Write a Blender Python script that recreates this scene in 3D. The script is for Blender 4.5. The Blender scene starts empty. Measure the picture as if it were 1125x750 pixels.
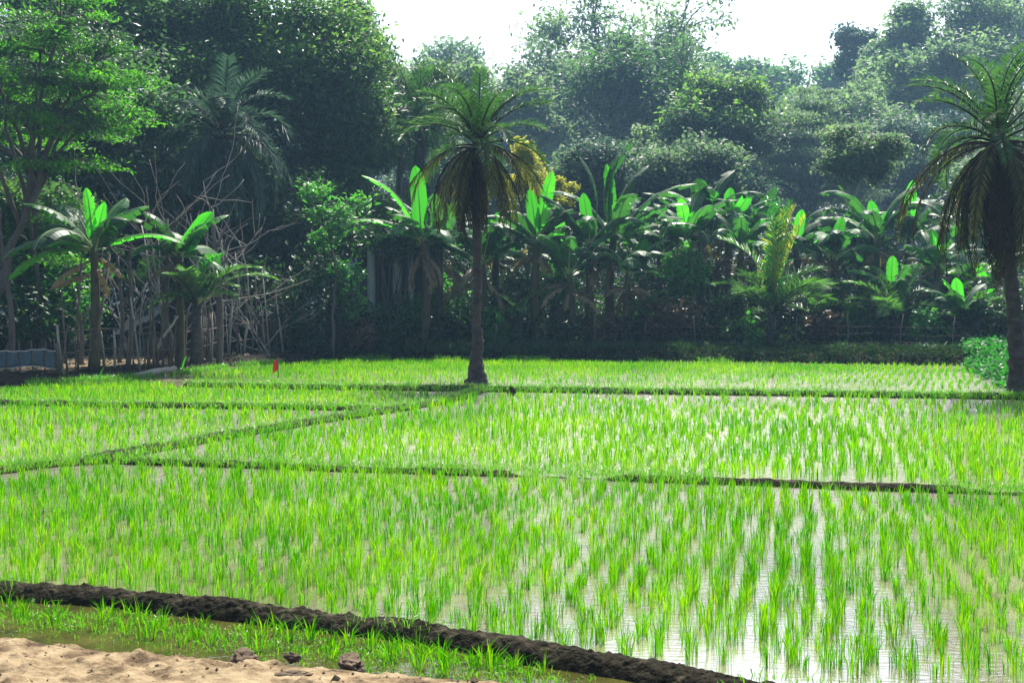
import bpy, math, random
import numpy as np
from mathutils import noise, Vector

R = math.radians
SC = bpy.context.scene
COL = SC.collection
rng = np.random.default_rng(7)
random.seed(7)

# ------------------------------------------------------------------ camera geometry
FOC = 1400.0            # focal length in photo pixels (photo 1125 x 750)
CH = 1.75               # eye height above the paddy water
PITCH = math.atan(45 / FOC)
cp, sp = math.cos(PITCH), math.sin(PITCH)


def ray(px, py):
    x, y, z = (px - 562.5) / FOC, 1.0, (375 - py) / FOC
    return np.array([x, y * cp + z * sp, -y * sp + z * cp])


def G(px, py, z=0.0):
    d = ray(px, py)
    t = (z - CH) / d[2]
    return np.array([d[0] * t, d[1] * t, z])


def P(px, py, D):
    d = ray(px, py)
    t = D / d[1]
    return np.array([0, 0, CH]) + d * t


LAND = 0.24

# ------------------------------------------------------------------ mesh builder


class MB:
    def __init__(self):
        self.v, self.f, self.m, self.n = [], [], [], 0

    def add(self, verts, faces, mat=0):
        verts = np.asarray(verts, float).reshape(-1, 3)
        if isinstance(faces, np.ndarray):
            faces = [faces]
        for fa in faces:
            fa = np.asarray(fa, int)
            if len(fa):
                self.f.append(fa + self.n)
                self.m.append(np.full(len(fa), mat, int))
        self.v.append(verts)
        self.n += len(verts)

    def mesh(self, name, mats, smooth=False):
        me = bpy.data.meshes.new(name)
        v = np.concatenate(self.v) if self.v else np.zeros((0, 3))
        lt = np.concatenate([np.full(len(a), a.shape[1], int) for a in self.f])
        lv = np.concatenate([a.ravel() for a in self.f])
        ls = np.concatenate([[0], np.cumsum(lt)[:-1]])
        me.vertices.add(len(v))
        me.vertices.foreach_set('co', v.ravel())
        me.loops.add(len(lv))
        me.loops.foreach_set('vertex_index', lv.astype(np.int32))
        me.polygons.add(len(lt))
        me.polygons.foreach_set('loop_start', ls.astype(np.int32))
        me.polygons.foreach_set('loop_total', lt.astype(np.int32))
        for m in (mats if isinstance(mats, (list, tuple)) else [mats]):
            me.materials.append(m)
        me.polygons.foreach_set('material_index', np.concatenate(self.m).astype(np.int32))
        me.polygons.foreach_set('use_smooth', np.full(len(lt), smooth))
        me.update(calc_edges=True)
        return me

    def build(self, name, mats, parent=None, smooth=False):
        o = bpy.data.objects.new(name, self.mesh(name, mats, smooth))
        COL.objects.link(o)
        if parent is not None:
            o.parent = parent
            o.matrix_parent_inverse = parent.matrix_world.inverted() if False else o.matrix_parent_inverse
            # vertices are given in world space: keep them there
            px, py, pz = parent.location
            pp = parent.parent
            while pp is not None:
                px += pp.location[0]; py += pp.location[1]; pz += pp.location[2]
                pp = pp.parent
            o.location = (-px, -py, -pz)
        return o


def unit(v):
    v = np.asarray(v, float)
    return v / (np.linalg.norm(v, axis=-1, keepdims=True) + 1e-9)


def tube(mb, pts, rad, sides=6, mat=0, cap=True):
    pts = np.asarray(pts, float)
    n = len(pts)
    rad = np.broadcast_to(np.asarray(rad, float), (n,))
    tan = np.gradient(pts, axis=0)
    tan = unit(tan)
    ref = np.array([0, 0, 1.0]) if abs(tan[0][2]) < 0.8 else np.array([1.0, 0, 0])
    u = unit(np.cross(tan, ref))
    w = np.cross(tan, u)
    a = np.linspace(0, 2 * math.pi, sides, endpoint=False)
    ring = pts[:, None] + rad[:, None, None] * (np.cos(a)[None, :, None] * u[:, None] + np.sin(a)[None, :, None] * w[:, None])
    i = np.arange(n - 1)[:, None] * sides
    j = np.arange(sides)[None]
    k = (j + 1) % sides
    q = np.stack([i + j, i + k, i + sides + k, i + sides + j], -1).reshape(-1, 4)
    fs = [q]
    if cap:
        fs.append(np.array([list(range(sides))[::-1]]))
        fs.append(np.array([[(n - 1) * sides + s for s in range(sides)]]))
    mb.add(ring.reshape(-1, 3), fs, mat)


def box(mb, c, s, rz=0, mat=0, tilt=0):
    c = np.asarray(c, float)
    v = np.array([[x, y, z] for x in (-.5, .5) for y in (-.5, .5) for z in (-.5, .5)]) * np.asarray(s)
    if tilt:
        ct, st = math.cos(tilt), math.sin(tilt)
        v = np.stack([v[:, 0] * ct - v[:, 2] * st, v[:, 1], v[:, 0] * st + v[:, 2] * ct], 1)
    cr, sr = math.cos(rz), math.sin(rz)
    v = np.stack([v[:, 0] * cr - v[:, 1] * sr, v[:, 0] * sr + v[:, 1] * cr, v[:, 2]], 1) + c
    f = np.array([[0, 1, 3, 2], [4, 6, 7, 5], [0, 4, 5, 1], [2, 3, 7, 6], [0, 2, 6, 4], [1, 5, 7, 3]])
    mb.add(v, f, mat)


def tag(o, label=None, cat=None, group=None, kind=None):
    if label: o['label'] = label
    if cat: o['category'] = cat
    if group: o['group'] = group
    if kind: o['kind'] = kind
    return o


def thing(name, label, cat, loc, group=None):
    o = bpy.data.objects.new(name, None)
    COL.objects.link(o)
    o.location = tuple(float(c) for c in loc)
    o.empty_display_size = .2
    return tag(o, label, cat, group)

# ------------------------------------------------------------------ materials


def newmat(name):
    m = bpy.data.materials.new(name)
    m.use_nodes = True
    nt = m.node_tree
    nt.nodes.clear()
    out = nt.nodes.new('ShaderNodeOutputMaterial')
    return m, nt, out


def N(nt, t, **kw):
    n = nt.nodes.new(t)
    for k, v in kw.items():
        if hasattr(n, k):
            setattr(n, k, v)
        else:
            n.inputs[k].default_value = v
    return n


def ramp(nt, fac, stops):
    r = nt.nodes.new('ShaderNodeValToRGB')
    el = r.color_ramp.elements
    while len(el) < len(stops):
        el.new(.5)
    for e, (p, c) in zip(el, stops):
        e.position = p
        e.color = (*c, 1)
    nt.links.new(fac, r.inputs['Fac'])
    return r.outputs['Color']


def leaf_mat(name, cols, trans=0.45, tcol=None, rough=0.45, spec=0.5, obj_var=0.0, patch=None):
    """cols: list of base colours picked at random per leaf; a share of the light passes through."""
    m, nt, out = newmat(name)
    L = nt.links.new
    geo = N(nt, 'ShaderNodeNewGeometry')
    k = len(cols)
    col = ramp(nt, geo.outputs['Random Per Island'], [(i / max(1, k - 1), c) for i, c in enumerate(cols)])
    if patch:   # patchy growth: fields yellower or deeper green from place to place
        tc = N(nt, 'ShaderNodeTexCoord')
        pn = N(nt, 'ShaderNodeTexNoise')
        pn.inputs['Scale'].default_value = patch[0]
        pn.inputs['Detail'].default_value = 4
        L(tc.outputs['Object'], pn.inputs['Vector'])
        hs = N(nt, 'ShaderNodeHueSaturation')
        for sock, lo, hi in (('Hue', .5 + patch[1], .5 - patch[1]), ('Value', 1 - patch[2], 1 + patch[2])):
            m_ = N(nt, 'ShaderNodeMapRange')
            m_.inputs['From Min'].default_value = .32
            m_.inputs['From Max'].default_value = .68
            m_.inputs['To Min'].default_value = lo
            m_.inputs['To Max'].default_value = hi
            L(pn.outputs['Fac'], m_.inputs['Value'])
            L(m_.outputs['Result'], hs.inputs[sock])
        L(col, hs.inputs['Color'])
        col = hs.outputs['Color']
    if obj_var:
        oi = N(nt, 'ShaderNodeObjectInfo')
        mr = N(nt, 'ShaderNodeMapRange')
        mr.inputs['To Min'].default_value = 1 - obj_var
        mr.inputs['To Max'].default_value = 1 + obj_var
        L(oi.outputs['Random'], mr.inputs['Value'])
        hsv = N(nt, 'ShaderNodeHueSaturation')
        L(mr.outputs['Result'], hsv.inputs['Value'])
        L(col, hsv.inputs['Color'])
        col = hsv.outputs['Color']
    p = N(nt, 'ShaderNodeBsdfPrincipled')
    p.inputs['Roughness'].default_value = rough
    p.inputs['Specular IOR Level'].default_value = spec
    L(col, p.inputs['Base Color'])
    t = N(nt, 'ShaderNodeBsdfTranslucent')
    mx = N(nt, 'ShaderNodeMix', data_type='RGBA', blend_type='MULTIPLY')
    mx.inputs['Factor'].default_value = 1
    L(col, mx.inputs['A'])
    mx.inputs['B'].default_value = (*(tcol or (1.6, 1.9, .6)), 1)
    L(mx.outputs['Result'], t.inputs['Color'])
    ms = N(nt, 'ShaderNodeMixShader')
    ms.inputs['Fac'].default_value = trans
    L(p.outputs[0], ms.inputs[1])
    L(t.outputs[0], ms.inputs[2])
    L(ms.outputs[0], out.inputs[0])
    return m


def rough_mat(name, stops, scale=4, rough=.85, bump=.4, bscale=None, spec=.3, stretch=(1, 1, 1), detail=6, dist=.02):
    m, nt, out = newmat(name)
    L = nt.links.new
    tc = N(nt, 'ShaderNodeTexCoord')
    mp = N(nt, 'ShaderNodeMapping')
    mp.inputs['Scale'].default_value = stretch
    L(tc.outputs['Object'], mp.inputs[0])
    nz = N(nt, 'ShaderNodeTexNoise')
    nz.inputs['Scale'].default_value = scale
    nz.inputs['Detail'].default_value = detail
    nz.inputs['Roughness'].default_value = .65
    L(mp.outputs[0], nz.inputs['Vector'])
    col = ramp(nt, nz.outputs['Fac'], stops)
    p = N(nt, 'ShaderNodeBsdfPrincipled')
    p.inputs['Roughness'].default_value = rough
    p.inputs['Specular IOR Level'].default_value = spec
    L(col, p.inputs['Base Color'])
    nb = N(nt, 'ShaderNodeTexNoise')
    nb.inputs['Scale'].default_value = bscale or scale * 4
    nb.inputs['Detail'].default_value = 5
    L(mp.outputs[0], nb.inputs['Vector'])
    b = N(nt, 'ShaderNodeBump')
    b.inputs['Strength'].default_value = bump
    b.inputs['Distance'].default_value = dist
    L(nb.outputs['Fac'], b.inputs['Height'])
    L(b.outputs[0], p.inputs['Normal'])
    L(p.outputs[0], out.inputs[0])
    return m


def water_mat():
    m, nt, out = newmat('muddy paddy water')
    L = nt.links.new
    tc = N(nt, 'ShaderNodeTexCoord')
    nz = N(nt, 'ShaderNodeTexNoise')
    nz.inputs['Scale'].default_value = .9
    nz.inputs['Detail'].default_value = 7
    L(tc.outputs['Object'], nz.inputs['Vector'])
    col = ramp(nt, nz.outputs['Fac'], [(.3, (.09, .085, .04)), (.55, (.17, .155, .095)), (.75, (.25, .225, .155))])
    p = N(nt, 'ShaderNodeBsdfPrincipled')
    L(col, p.inputs['Base Color'])
    p.inputs['Roughness'].default_value = .05
    p.inputs['IOR'].default_value = 3.2
    p.inputs['Specular IOR Level'].default_value = .9
    mp = N(nt, 'ShaderNodeMapping')
    mp.inputs['Scale'].default_value = (1.0, 2.6, 1)
    L(tc.outputs['Object'], mp.inputs[0])
    n1 = N(nt, 'ShaderNodeTexNoise')
    n1.inputs['Scale'].default_value = 11
    n1.inputs['Detail'].default_value = 4
    L(mp.outputs[0], n1.inputs['Vector'])
    # a breath of wind ruffles the farther plots more than the sheltered near one
    sx = N(nt, 'ShaderNodeSeparateXYZ')
    L(tc.outputs['Object'], sx.inputs[0])
    wr = N(nt, 'ShaderNodeMapRange')
    for a_, v_ in (('From Min', 7.5), ('From Max', 15), ('To Min', .08), ('To Max', .6)):
        wr.inputs[a_].default_value = v_
    L(sx.outputs['Y'], wr.inputs['Value'])
    b = N(nt, 'ShaderNodeBump')
    L(wr.outputs['Result'], b.inputs['Strength'])
    b.inputs['Distance'].default_value = .03
    L(n1.outputs['Fac'], b.inputs['Height'])
    L(b.outputs[0], p.inputs['Normal'])
    L(p.outputs[0], out.inputs[0])
    return m


M = {}
M['rice'] = leaf_mat('young rice leaf', [(.04, .26, .001), (.10, .35, .001), (.16, .40, .002), (.07, .31, .001), (.12, .36, .001), (.045, .25, .001), (.025, .18, .001), (.10, .36, .001), (.22, .36, .005)], trans=.52, tcol=(1.8, 1.5, .15), rough=.8, spec=.02, patch=(.45, .014, .2))
M['rice_near'] = leaf_mat('young rice leaf fresh', [(.03, .22, .001), (.075, .31, .001), (.13, .36, .002), (.05, .27, .001), (.09, .33, .001), (.03, .20, .001), (.015, .13, .001), (.09, .34, .001), (.2, .32, .008)], trans=.52, tcol=(1.8, 1.5, .15), rough=.8, spec=.02, patch=(.8, .012, .22))
M['grass'] = leaf_mat('weed grass', [(.05, .20, .008), (.09, .25, .012), (.13, .24, .03)], trans=.45)
M['tree_dark'] = leaf_mat('dark leathery leaf', [(.022, .055, .030), (.035, .078, .038), (.055, .11, .042)], trans=.42, tcol=(1.3, 1.5, .95), rough=.45, spec=.4)
M['tree_mid'] = leaf_mat('mid green leaf', [(.038, .095, .036), (.06, .14, .042), (.095, .19, .05)], trans=.48, tcol=(1.3, 1.5, .95), rough=.5, spec=.3)
M['tree_bright'] = leaf_mat('bright feathery leaf', [(.03, .13, .022), (.055, .19, .024), (.10, .26, .024)], trans=.55, tcol=(1.5, 1.8, .5), spec=.2)
M['tree_light'] = leaf_mat('light top leaf', [(.065, .155, .045), (.11, .21, .05), (.17, .28, .065)], trans=.5, tcol=(1.4, 1.6, .75), spec=.2)  # light tone of young leaves, also stands in for sunlit crown tops
M['tree_grey'] = leaf_mat('grey green leaf', [(.06, .105, .07), (.085, .14, .085), (.12, .18, .10)], trans=.52, tcol=(1.35, 1.5, .95), rough=.5, spec=.25)  # greyed leaf tones carry part of the distance haze in their colour
M['tree_blue'] = leaf_mat('blue green leaf', [(.022, .05, .044), (.034, .07, .056), (.05, .095, .065)], trans=.4, tcol=(1.3, 1.5, .95), rough=.55, spec=.25)  # bluish dark of hazy shade put into the leaf colour
M['tree_pale'] = leaf_mat('pale grey green leaf', [(.09, .15, .085), (.12, .19, .095), (.16, .23, .11)], trans=.58, tcol=(1.35, 1.5, .95), spec=.25)  # paled and greyed leaf colour, part of the haze put into it
M['yellow'] = leaf_mat('yellow blossom', [(.42, .40, .03), (.52, .48, .06), (.38, .34, .02), (.20, .30, .03)], trans=.45, tcol=(1.05, 1.15, .6), spec=.1)
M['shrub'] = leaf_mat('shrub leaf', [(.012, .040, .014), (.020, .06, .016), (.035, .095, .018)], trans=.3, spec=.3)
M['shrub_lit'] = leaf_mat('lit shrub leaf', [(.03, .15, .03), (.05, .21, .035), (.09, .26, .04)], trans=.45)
M['cover'] = leaf_mat('creeping ground leaf', [(.008, .026, .009), (.012, .038, .011), (.022, .05, .012), (.04, .035, .018)], trans=.2, spec=.03, rough=.8)  # near-black leaves: shade of the bank put into their colour
M['twig'] = rough_mat('dry grey twig', [(.3, (.19, .175, .15)), (.6, (.29, .265, .23)), (.8, (.37, .34, .30))], 4, .85, .3, spec=.1)
M['veg'] = leaf_mat('vegetable leaf', [(.014, .10, .018), (.02, .14, .02), (.032, .17, .025)], trans=.4, spec=.12)
M['shrub_brown'] = leaf_mat('dry shrub leaf', [(.06, .035, .022), (.10, .055, .03), (.04, .05, .02)], trans=.3)
M['banana_young'] = leaf_mat('young banana leaf', [(.035, .24, .02), (.06, .29, .02)], trans=.6, tcol=(1.5, 1.85, .7), rough=.45, spec=.3, obj_var=.35)
M['banana'] = leaf_mat('mature banana leaf', [(.02, .085, .028), (.032, .11, .034)], trans=.38, rough=.5, spec=.28, obj_var=.45)
M['banana_dry'] = leaf_mat('dry banana leaf', [(.14, .10, .055), (.20, .15, .08)], trans=.25, rough=.7, obj_var=.3)
M['banana_rib'] = rough_mat('banana midrib', [(.3, (.16, .26, .08)), (.7, (.25, .34, .12))], 6, .5, .1)
M['banana_stem'] = rough_mat('banana pseudostem', [(.3, (.04, .034, .02)), (.5, (.075, .07, .035)), (.7, (.03, .024, .016))], 5, .8, .4, stretch=(3, 3, .6), spec=.15)
M['palm'] = leaf_mat('date palm leaflet', [(.02, .065, .023), (.03, .085, .026), (.045, .11, .03)], trans=.35, rough=.45, spec=.3, obj_var=.3)
M['palm_lit'] = leaf_mat('lit palm leaflet', [(.03, .17, .035), (.05, .22, .04)], trans=.5, rough=.4, obj_var=.2)  # brighter copy of the palm leaflet, sunlit look put into its colour
M['palm_young'] = leaf_mat('young palm leaflet', [(.035, .10, .035), (.05, .13, .04), (.075, .16, .05)], trans=.42, rough=.38, spec=.5, obj_var=.25)
M['palm_yellow'] = leaf_mat('backlit palm leaflet', [(.26, .30, .03), (.34, .34, .03)], trans=.55, rough=.45)  # yellow green of light from behind put into the leaflet colour
M['palm_dead'] = leaf_mat('dead palm leaflet', [(.022, .018, .012), (.036, .028, .017), (.015, .014, .010)], trans=.2, rough=.8, spec=.1, obj_var=.3)
M['palm_hang'] = leaf_mat('withering palm leaflet', [(.03, .04, .014), (.05, .052, .017), (.10, .085, .02)], trans=.35, rough=.6, spec=.15, obj_var=.45)
M['bark_palm'] = rough_mat('palm bark', [(.3, (.030, .028, .026)), (.55, (.065, .060, .055)), (.75, (.11, .105, .10))], 5, .9, .8, 14, stretch=(1, 1, 2.2), dist=.05, spec=.1)
M['bark'] = rough_mat('tree bark', [(.3, (.05, .042, .035)), (.6, (.11, .095, .08)), (.8, (.17, .15, .125))], 3, .9, .6, 10, stretch=(2, 2, .5))
M['bark_pale'] = rough_mat('pale grey bark', [(.3, (.26, .235, .20)), (.6, (.38, .345, .30)), (.8, (.46, .42, .37))], 4, .85, .4, 12, stretch=(2, 2, .5))
M['stick'] = rough_mat('fence stick', [(.3, (.055, .042, .03)), (.6, (.12, .095, .07)), (.8, (.20, .16, .12))], 4, .85, .4)
M['water'] = water_mat()
M['soil'] = rough_mat('garden soil', [(.3, (.009, .008, .006)), (.5, (.018, .016, .011)), (.64, (.028, .024, .016)), (.8, (.055, .046, .030))], 1.3, .95, .6, 12, detail=9, spec=.03)  # darkened in colour to stand in for tree shade on the bank
M['mud'] = rough_mat('wet mud of the bund', [(.3, (.007, .0065, .004)), (.52, (.018, .016, .010)), (.66, (.05, .043, .027)), (.8, (.11, .095, .06))], 9, .95, 1.0, 30, detail=9, dist=.03, spec=.06)  # palest tones: dry mud, and sunlit clod rims put into colour
M['sand'] = rough_mat('sandy path', [(.34, (.045, .03, .018)), (.44, (.115, .08, .044)), (.55, (.215, .162, .094)), (.75, (.28, .22, .135))], 6, .95, .9, 40, detail=10, dist=.015, spec=.1)
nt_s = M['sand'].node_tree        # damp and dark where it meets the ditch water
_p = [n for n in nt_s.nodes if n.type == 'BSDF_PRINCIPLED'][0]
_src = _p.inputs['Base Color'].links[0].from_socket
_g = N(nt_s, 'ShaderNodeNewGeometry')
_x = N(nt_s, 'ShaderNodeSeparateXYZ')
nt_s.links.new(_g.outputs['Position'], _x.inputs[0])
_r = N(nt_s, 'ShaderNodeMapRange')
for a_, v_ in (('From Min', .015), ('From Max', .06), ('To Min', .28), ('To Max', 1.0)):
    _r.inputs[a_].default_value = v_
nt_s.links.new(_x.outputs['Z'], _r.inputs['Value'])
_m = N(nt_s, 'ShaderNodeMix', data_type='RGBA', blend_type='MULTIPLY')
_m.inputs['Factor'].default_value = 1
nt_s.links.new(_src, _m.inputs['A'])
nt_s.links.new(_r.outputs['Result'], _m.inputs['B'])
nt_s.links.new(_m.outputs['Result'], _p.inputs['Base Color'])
M['clod'] = rough_mat('dry clod', [(.3, (.06, .044, .030)), (.6, (.12, .09, .062)), (.8, (.20, .155, .105))], 14, .95, .8, 40, dist=.015, spec=.05)
M['concrete'] = rough_mat('weathered concrete', [(.3, (.27, .275, .27)), (.6, (.40, .40, .39)), (.8, (.48, .48, .46))], 5, .85, .3)
M['wall'] = rough_mat('dark house wall', [(.3, (.055, .06, .062)), (.6, (.09, .095, .095)), (.8, (.13, .13, .125))], 2, .9, .3)  # one dark tone shared by house and shed walls
M['dark_open'] = rough_mat('dark veranda opening', [(.3, (.018, .018, .018)), (.7, (.03, .03, .03))], 3, .8, .2)  # near-black tone puts veranda shade into the opening and roof
M['tin'] = rough_mat('grey roofing sheet', [(.3, (.20, .215, .23)), (.6, (.30, .32, .34)), (.8, (.38, .40, .42))], 3, .55, .2)
M['net'] = rough_mat('blue grey fence net', [(.3, (.05, .075, .095)), (.6, (.08, .11, .135)), (.8, (.11, .14, .17))], 9, .8, .4)
M['net_dark'] = rough_mat('dark fence net', [(.3, (.006, .008, .009)), (.6, (.012, .014, .016)), (.8, (.025, .028, .028))], 6, .8, .4)
M['rope'] = rough_mat('rope', [(.3, (.30, .30, .28)), (.7, (.45, .45, .42))], 9, .8, .2)
M['red'] = rough_mat('red cloth', [(.3, (.60, .018, .012)), (.7, (.75, .03, .02))], 6, .7, .2)
M['flower'] = rough_mat('yellow petal', [(.3, (.55, .42, .02)), (.7, (.65, .5, .03))], 6, .6, .2)
M['litter'] = leaf_mat('fallen leaf', [(.035, .026, .016), (.06, .046, .028), (.13, .105, .065), (.03, .028, .014), (.025, .03, .012)], trans=.15, rough=.8)  # dimmed in colour along with the soil for the bank's shade

# ------------------------------------------------------------------ world, sun, camera
SUN_EL, SUN_AZ = 56.0, 12.0       # azimuth to the right of the view direction (+Y)
w = bpy.data.worlds.new('World')
SC.world = w
w.use_nodes = True
nt = w.node_tree
bg = nt.nodes['Background']
sky = nt.nodes.new('ShaderNodeTexSky')
sky.sky_type = 'NISHITA'
sky.sun_disc = False
sky.sun_elevation = R(SUN_EL)
sky.sun_rotation = R(SUN_AZ)
sky.dust_density = 4.0
sky.air_density = 1.0
sky.ozone_density = 1.0
nt.links.new(sky.outputs[0], bg.inputs['Color'])
bg.inputs['Strength'].default_value = .11

sl = bpy.data.lights.new('sun', 'SUN')
sl.energy = 5.0
sl.angle = R(.53)
sl.color = (1, .955, .87)
so = bpy.data.objects.new('sun', sl)
COL.objects.link(so)
so.location = (20, 60, 60)
sd = Vector((math.sin(R(SUN_AZ)) * math.cos(R(SUN_EL)), math.cos(R(SUN_AZ)) * math.cos(R(SUN_EL)), math.sin(R(SUN_EL))))
so.rotation_euler = sd.to_track_quat('Z', 'Y').to_euler()

cam = bpy.data.cameras.new('camera')
cam.sensor_width = 36
cam.lens = FOC / 1125 * 36
cam.clip_end = 1000
cam.clip_start = .05
co = bpy.data.objects.new('camera', cam)
COL.objects.link(co)
co.location = (0, 0, CH)
co.rotation_euler = (R(90) - PITCH, 0, 0)
SC.camera = co

SC.view_settings.view_transform = 'Standard'
SC.view_settings.look = 'None'
SC.view_settings.exposure = 1.25
SC.view_settings.gamma = 1
SC.render.engine = 'CYCLES'
cy = SC.cycles
cy.max_bounces = 6
cy.diffuse_bounces = 3
cy.glossy_bounces = 2
cy.transmission_bounces = 4
cy.volume_bounces = 0
cy.transparent_max_bounces = 4
cy.caustics_reflective = False
cy.caustics_refractive = False
cy.use_denoising = True
cy.sample_clamp_indirect = 6

# ------------------------------------------------------------------ ground, water, path


def inpoly(x, y, poly):
    poly = np.asarray(poly)[:, :2]
    ins = np.zeros(x.shape, bool)
    n = len(poly)
    j = n - 1
    for i in range(n):
        xi, yi = poly[i]
        xj, yj = poly[j]
        c = ((yi > y) != (yj > y)) & (x < (xj - xi) * (y - yi) / (yj - yi + 1e-12) + xi)
        ins ^= c
        j = i
    return ins


def distpoly(x, y, poly, closed=True):
    poly = np.asarray(poly)[:, :2]
    d = np.full(x.shape, 1e9)
    n = len(poly)
    for i in range(n if closed else n - 1):
        a, b = poly[i], poly[(i + 1) % n]
        ab = b - a
        t = np.clip(((x - a[0]) * ab[0] + (y - a[1]) * ab[1]) / (ab @ ab + 1e-12), 0, 1)
        d = np.minimum(d, np.hypot(x - a[0] - t * ab[0], y - a[1] - t * ab[1]))
    return d


def vnoise(x, y, s, seed=0, oct=3):
    """cheap smooth value noise, numpy"""
    out = np.zeros(np.shape(x))
    amp, tot = 1.0, 0
    for o in range(oct):
        xs, ys = np.asarray(x) * s + seed * 13.7, np.asarray(y) * s + seed * 7.3
        xi, yi = np.floor(xs), np.floor(ys)
        fx, fy = xs - xi, ys - yi
        fx, fy = fx * fx * (3 - 2 * fx), fy * fy * (3 - 2 * fy)

        def h(a, b):
            v = np.sin(a * 127.1 + b * 311.7 + seed * 74.7 + o * 19.1) * 43758.5453
            return v - np.floor(v)
        out += amp * (h(xi, yi) * (1 - fx) * (1 - fy) + h(xi + 1, yi) * fx * (1 - fy) + h(xi, yi + 1) * (1 - fx) * fy + h(xi + 1, yi + 1) * fx * fy - .5)
        tot += amp
        amp *= .5
        s *= 2.1
    return out / tot


far_edge_px = [(-260, 436), (-120, 431), (0, 425), (60, 421), (150, 416), (200, 411), (250, 403.5), (300, 399.5), (350, 395.5), (430, 393.5),
               (560, 395), (800, 397.5), (1066, 402), (1112, 434), (1160, 436), (1320, 440)]
far_edge = [G(*p) for p in far_edge_px]
paddy = [p[:2] for p in far_edge] + [np.array([26, -12]), np.array([-26, -12])]


def land_z(x, y):
    x, y = np.asarray(x, float), np.asarray(y, float)
    ins = inpoly(x, y, paddy)
    d = distpoly(x, y, paddy)
    s = np.where(ins, -d, d)
    k = np.clip((s + .15) / .9, 0, 1)
    k = k * k * (3 - 2 * k)
    return -.16 + k * (LAND + .16) + np.where(s > 0.2, 1, 0) * np.clip(s / 3, 0, 1) * vnoise(x, y, .8, 3) * .16


def axis(lo, hi, step, far):
    a = np.arange(lo, hi + 1e-6, step)
    ext = np.array([hi + step * (1.6 ** i) for i in range(1, 16)])
    ext = ext[ext < far]
    ext2 = np.array([lo - step * (1.6 ** i) for i in range(1, 16)])
    ext2 = ext2[ext2 > -far]
    return np.concatenate([[-far], ext2[::-1], a, ext, [far]])


gx = axis(-30, 30, .22, 240)
gy = axis(20, 50, .22, 240)
gy = np.concatenate([gy[gy < 20 - 20], np.arange(0, 20, 1.0), gy[gy >= 20]])
gy = np.unique(gy)
X, Y = np.meshgrid(gx, gy)
Z = land_z(X, Y)
nx, ny = len(gx), len(gy)
i, j = np.meshgrid(np.arange(ny - 1), np.arange(nx - 1), indexing='ij')
q = np.stack([i * nx + j, i * nx + j + 1, (i + 1) * nx + j + 1, (i + 1) * nx + j], -1).reshape(-1, 4)
mb = MB()
mb.add(np.stack([X, Y, Z], -1), q)
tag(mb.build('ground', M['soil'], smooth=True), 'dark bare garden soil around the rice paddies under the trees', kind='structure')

mb = MB()
mb.add([[-40, -10, 0], [40, -10, 0], [40, 40, 0], [-40, 40, 0]], np.array([[0, 1, 2, 3]]))
tag(mb.build('water', M['water']), 'shallow muddy water standing in the rice paddies', kind='structure')

def ditch_mat():
    m, nt, out = newmat('dark ditch water')
    L = nt.links.new
    tc = N(nt, 'ShaderNodeTexCoord')
    nz = N(nt, 'ShaderNodeTexNoise')
    nz.inputs['Scale'].default_value = 5
    nz.inputs['Detail'].default_value = 6
    L(tc.outputs['Object'], nz.inputs['Vector'])
    col = ramp(nt, nz.outputs['Fac'], [(.3, (.022, .024, .006)), (.55, (.05, .05, .012)), (.75, (.085, .075, .025))])
    p = N(nt, 'ShaderNodeBsdfPrincipled')
    L(col, p.inputs['Base Color'])
    p.inputs['Roughness'].default_value = .06
    p.inputs['IOR'].default_value = 1.33
    n1 = N(nt, 'ShaderNodeTexNoise')
    n1.inputs['Scale'].default_value = 16
    L(tc.outputs['Object'], n1.inputs['Vector'])
    b = N(nt, 'ShaderNodeBump')
    b.inputs['Strength'].default_value = .15
    b.inputs['Distance'].default_value = .02
    L(n1.outputs['Fac'], b.inputs['Height'])
    L(b.outputs[0], p.inputs['Normal'])
    L(p.outputs[0], out.inputs[0])
    return m


M['ditch'] = ditch_mat()
dl = [G(*p)[:2] for p in [(-420, 650), (-150, 652), (0, 656), (75, 661), (150, 667), (250, 677), (350, 689), (440, 701), (520, 716), (600, 732), (700, 748)]] + [np.array([1.15, 5.6]), np.array([2.2, 5.33]), np.array([5, 4.98]), np.array([9, 4.68])]
mb = MB()
V = [[*p, .004] for p in dl] + [[p[0], p[1] - 1.5, .004] for p in dl[::-1]]
k = len(dl)
mb.add(V, np.array([[i, 2 * k - 1 - i, 2 * k - 2 - i, i + 1] for i in range(k - 1)]))
tag(mb.build('ditch_water', M['ditch']), 'dark shallow water in the ditch between sandy path and broad bund', kind='structure')

# sandy path in front, at the edge of the ditch
edge_px = [(-420, 694), (-200, 694), (0, 699), (60, 706), (130, 715), (200, 722), (300, 729), (370, 733), (440, 740), (520, 748)]
edge = [G(*p, .03)[:2] for p in edge_px] + [np.array([.9, 5.35]), np.array([2.5, 4.75]), np.array([9, 3.6])]
edge = np.array(edge)
seg = np.concatenate([[0], np.cumsum(np.linalg.norm(np.diff(edge, axis=0), axis=1))])
us = np.arange(0, seg[-1], .015)
ex = np.interp(us, seg, edge[:, 0])
ey = np.interp(us, seg, edge[:, 1])
ey = ey + vnoise(ex, ey * 0, 3.0, 5) * .10
vs = np.concatenate([np.linspace(-.12, 1.2, 100), np.linspace(1.25, 12, 40)])
PX = np.repeat(ex[None], len(vs), 0)
PY = ey[None] - vs[:, None]
prof = np.interp(vs, [-.12, 0, .10, .3, 1.6, 12], [-.12, .0, .055, .075, .085, .09])
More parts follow.
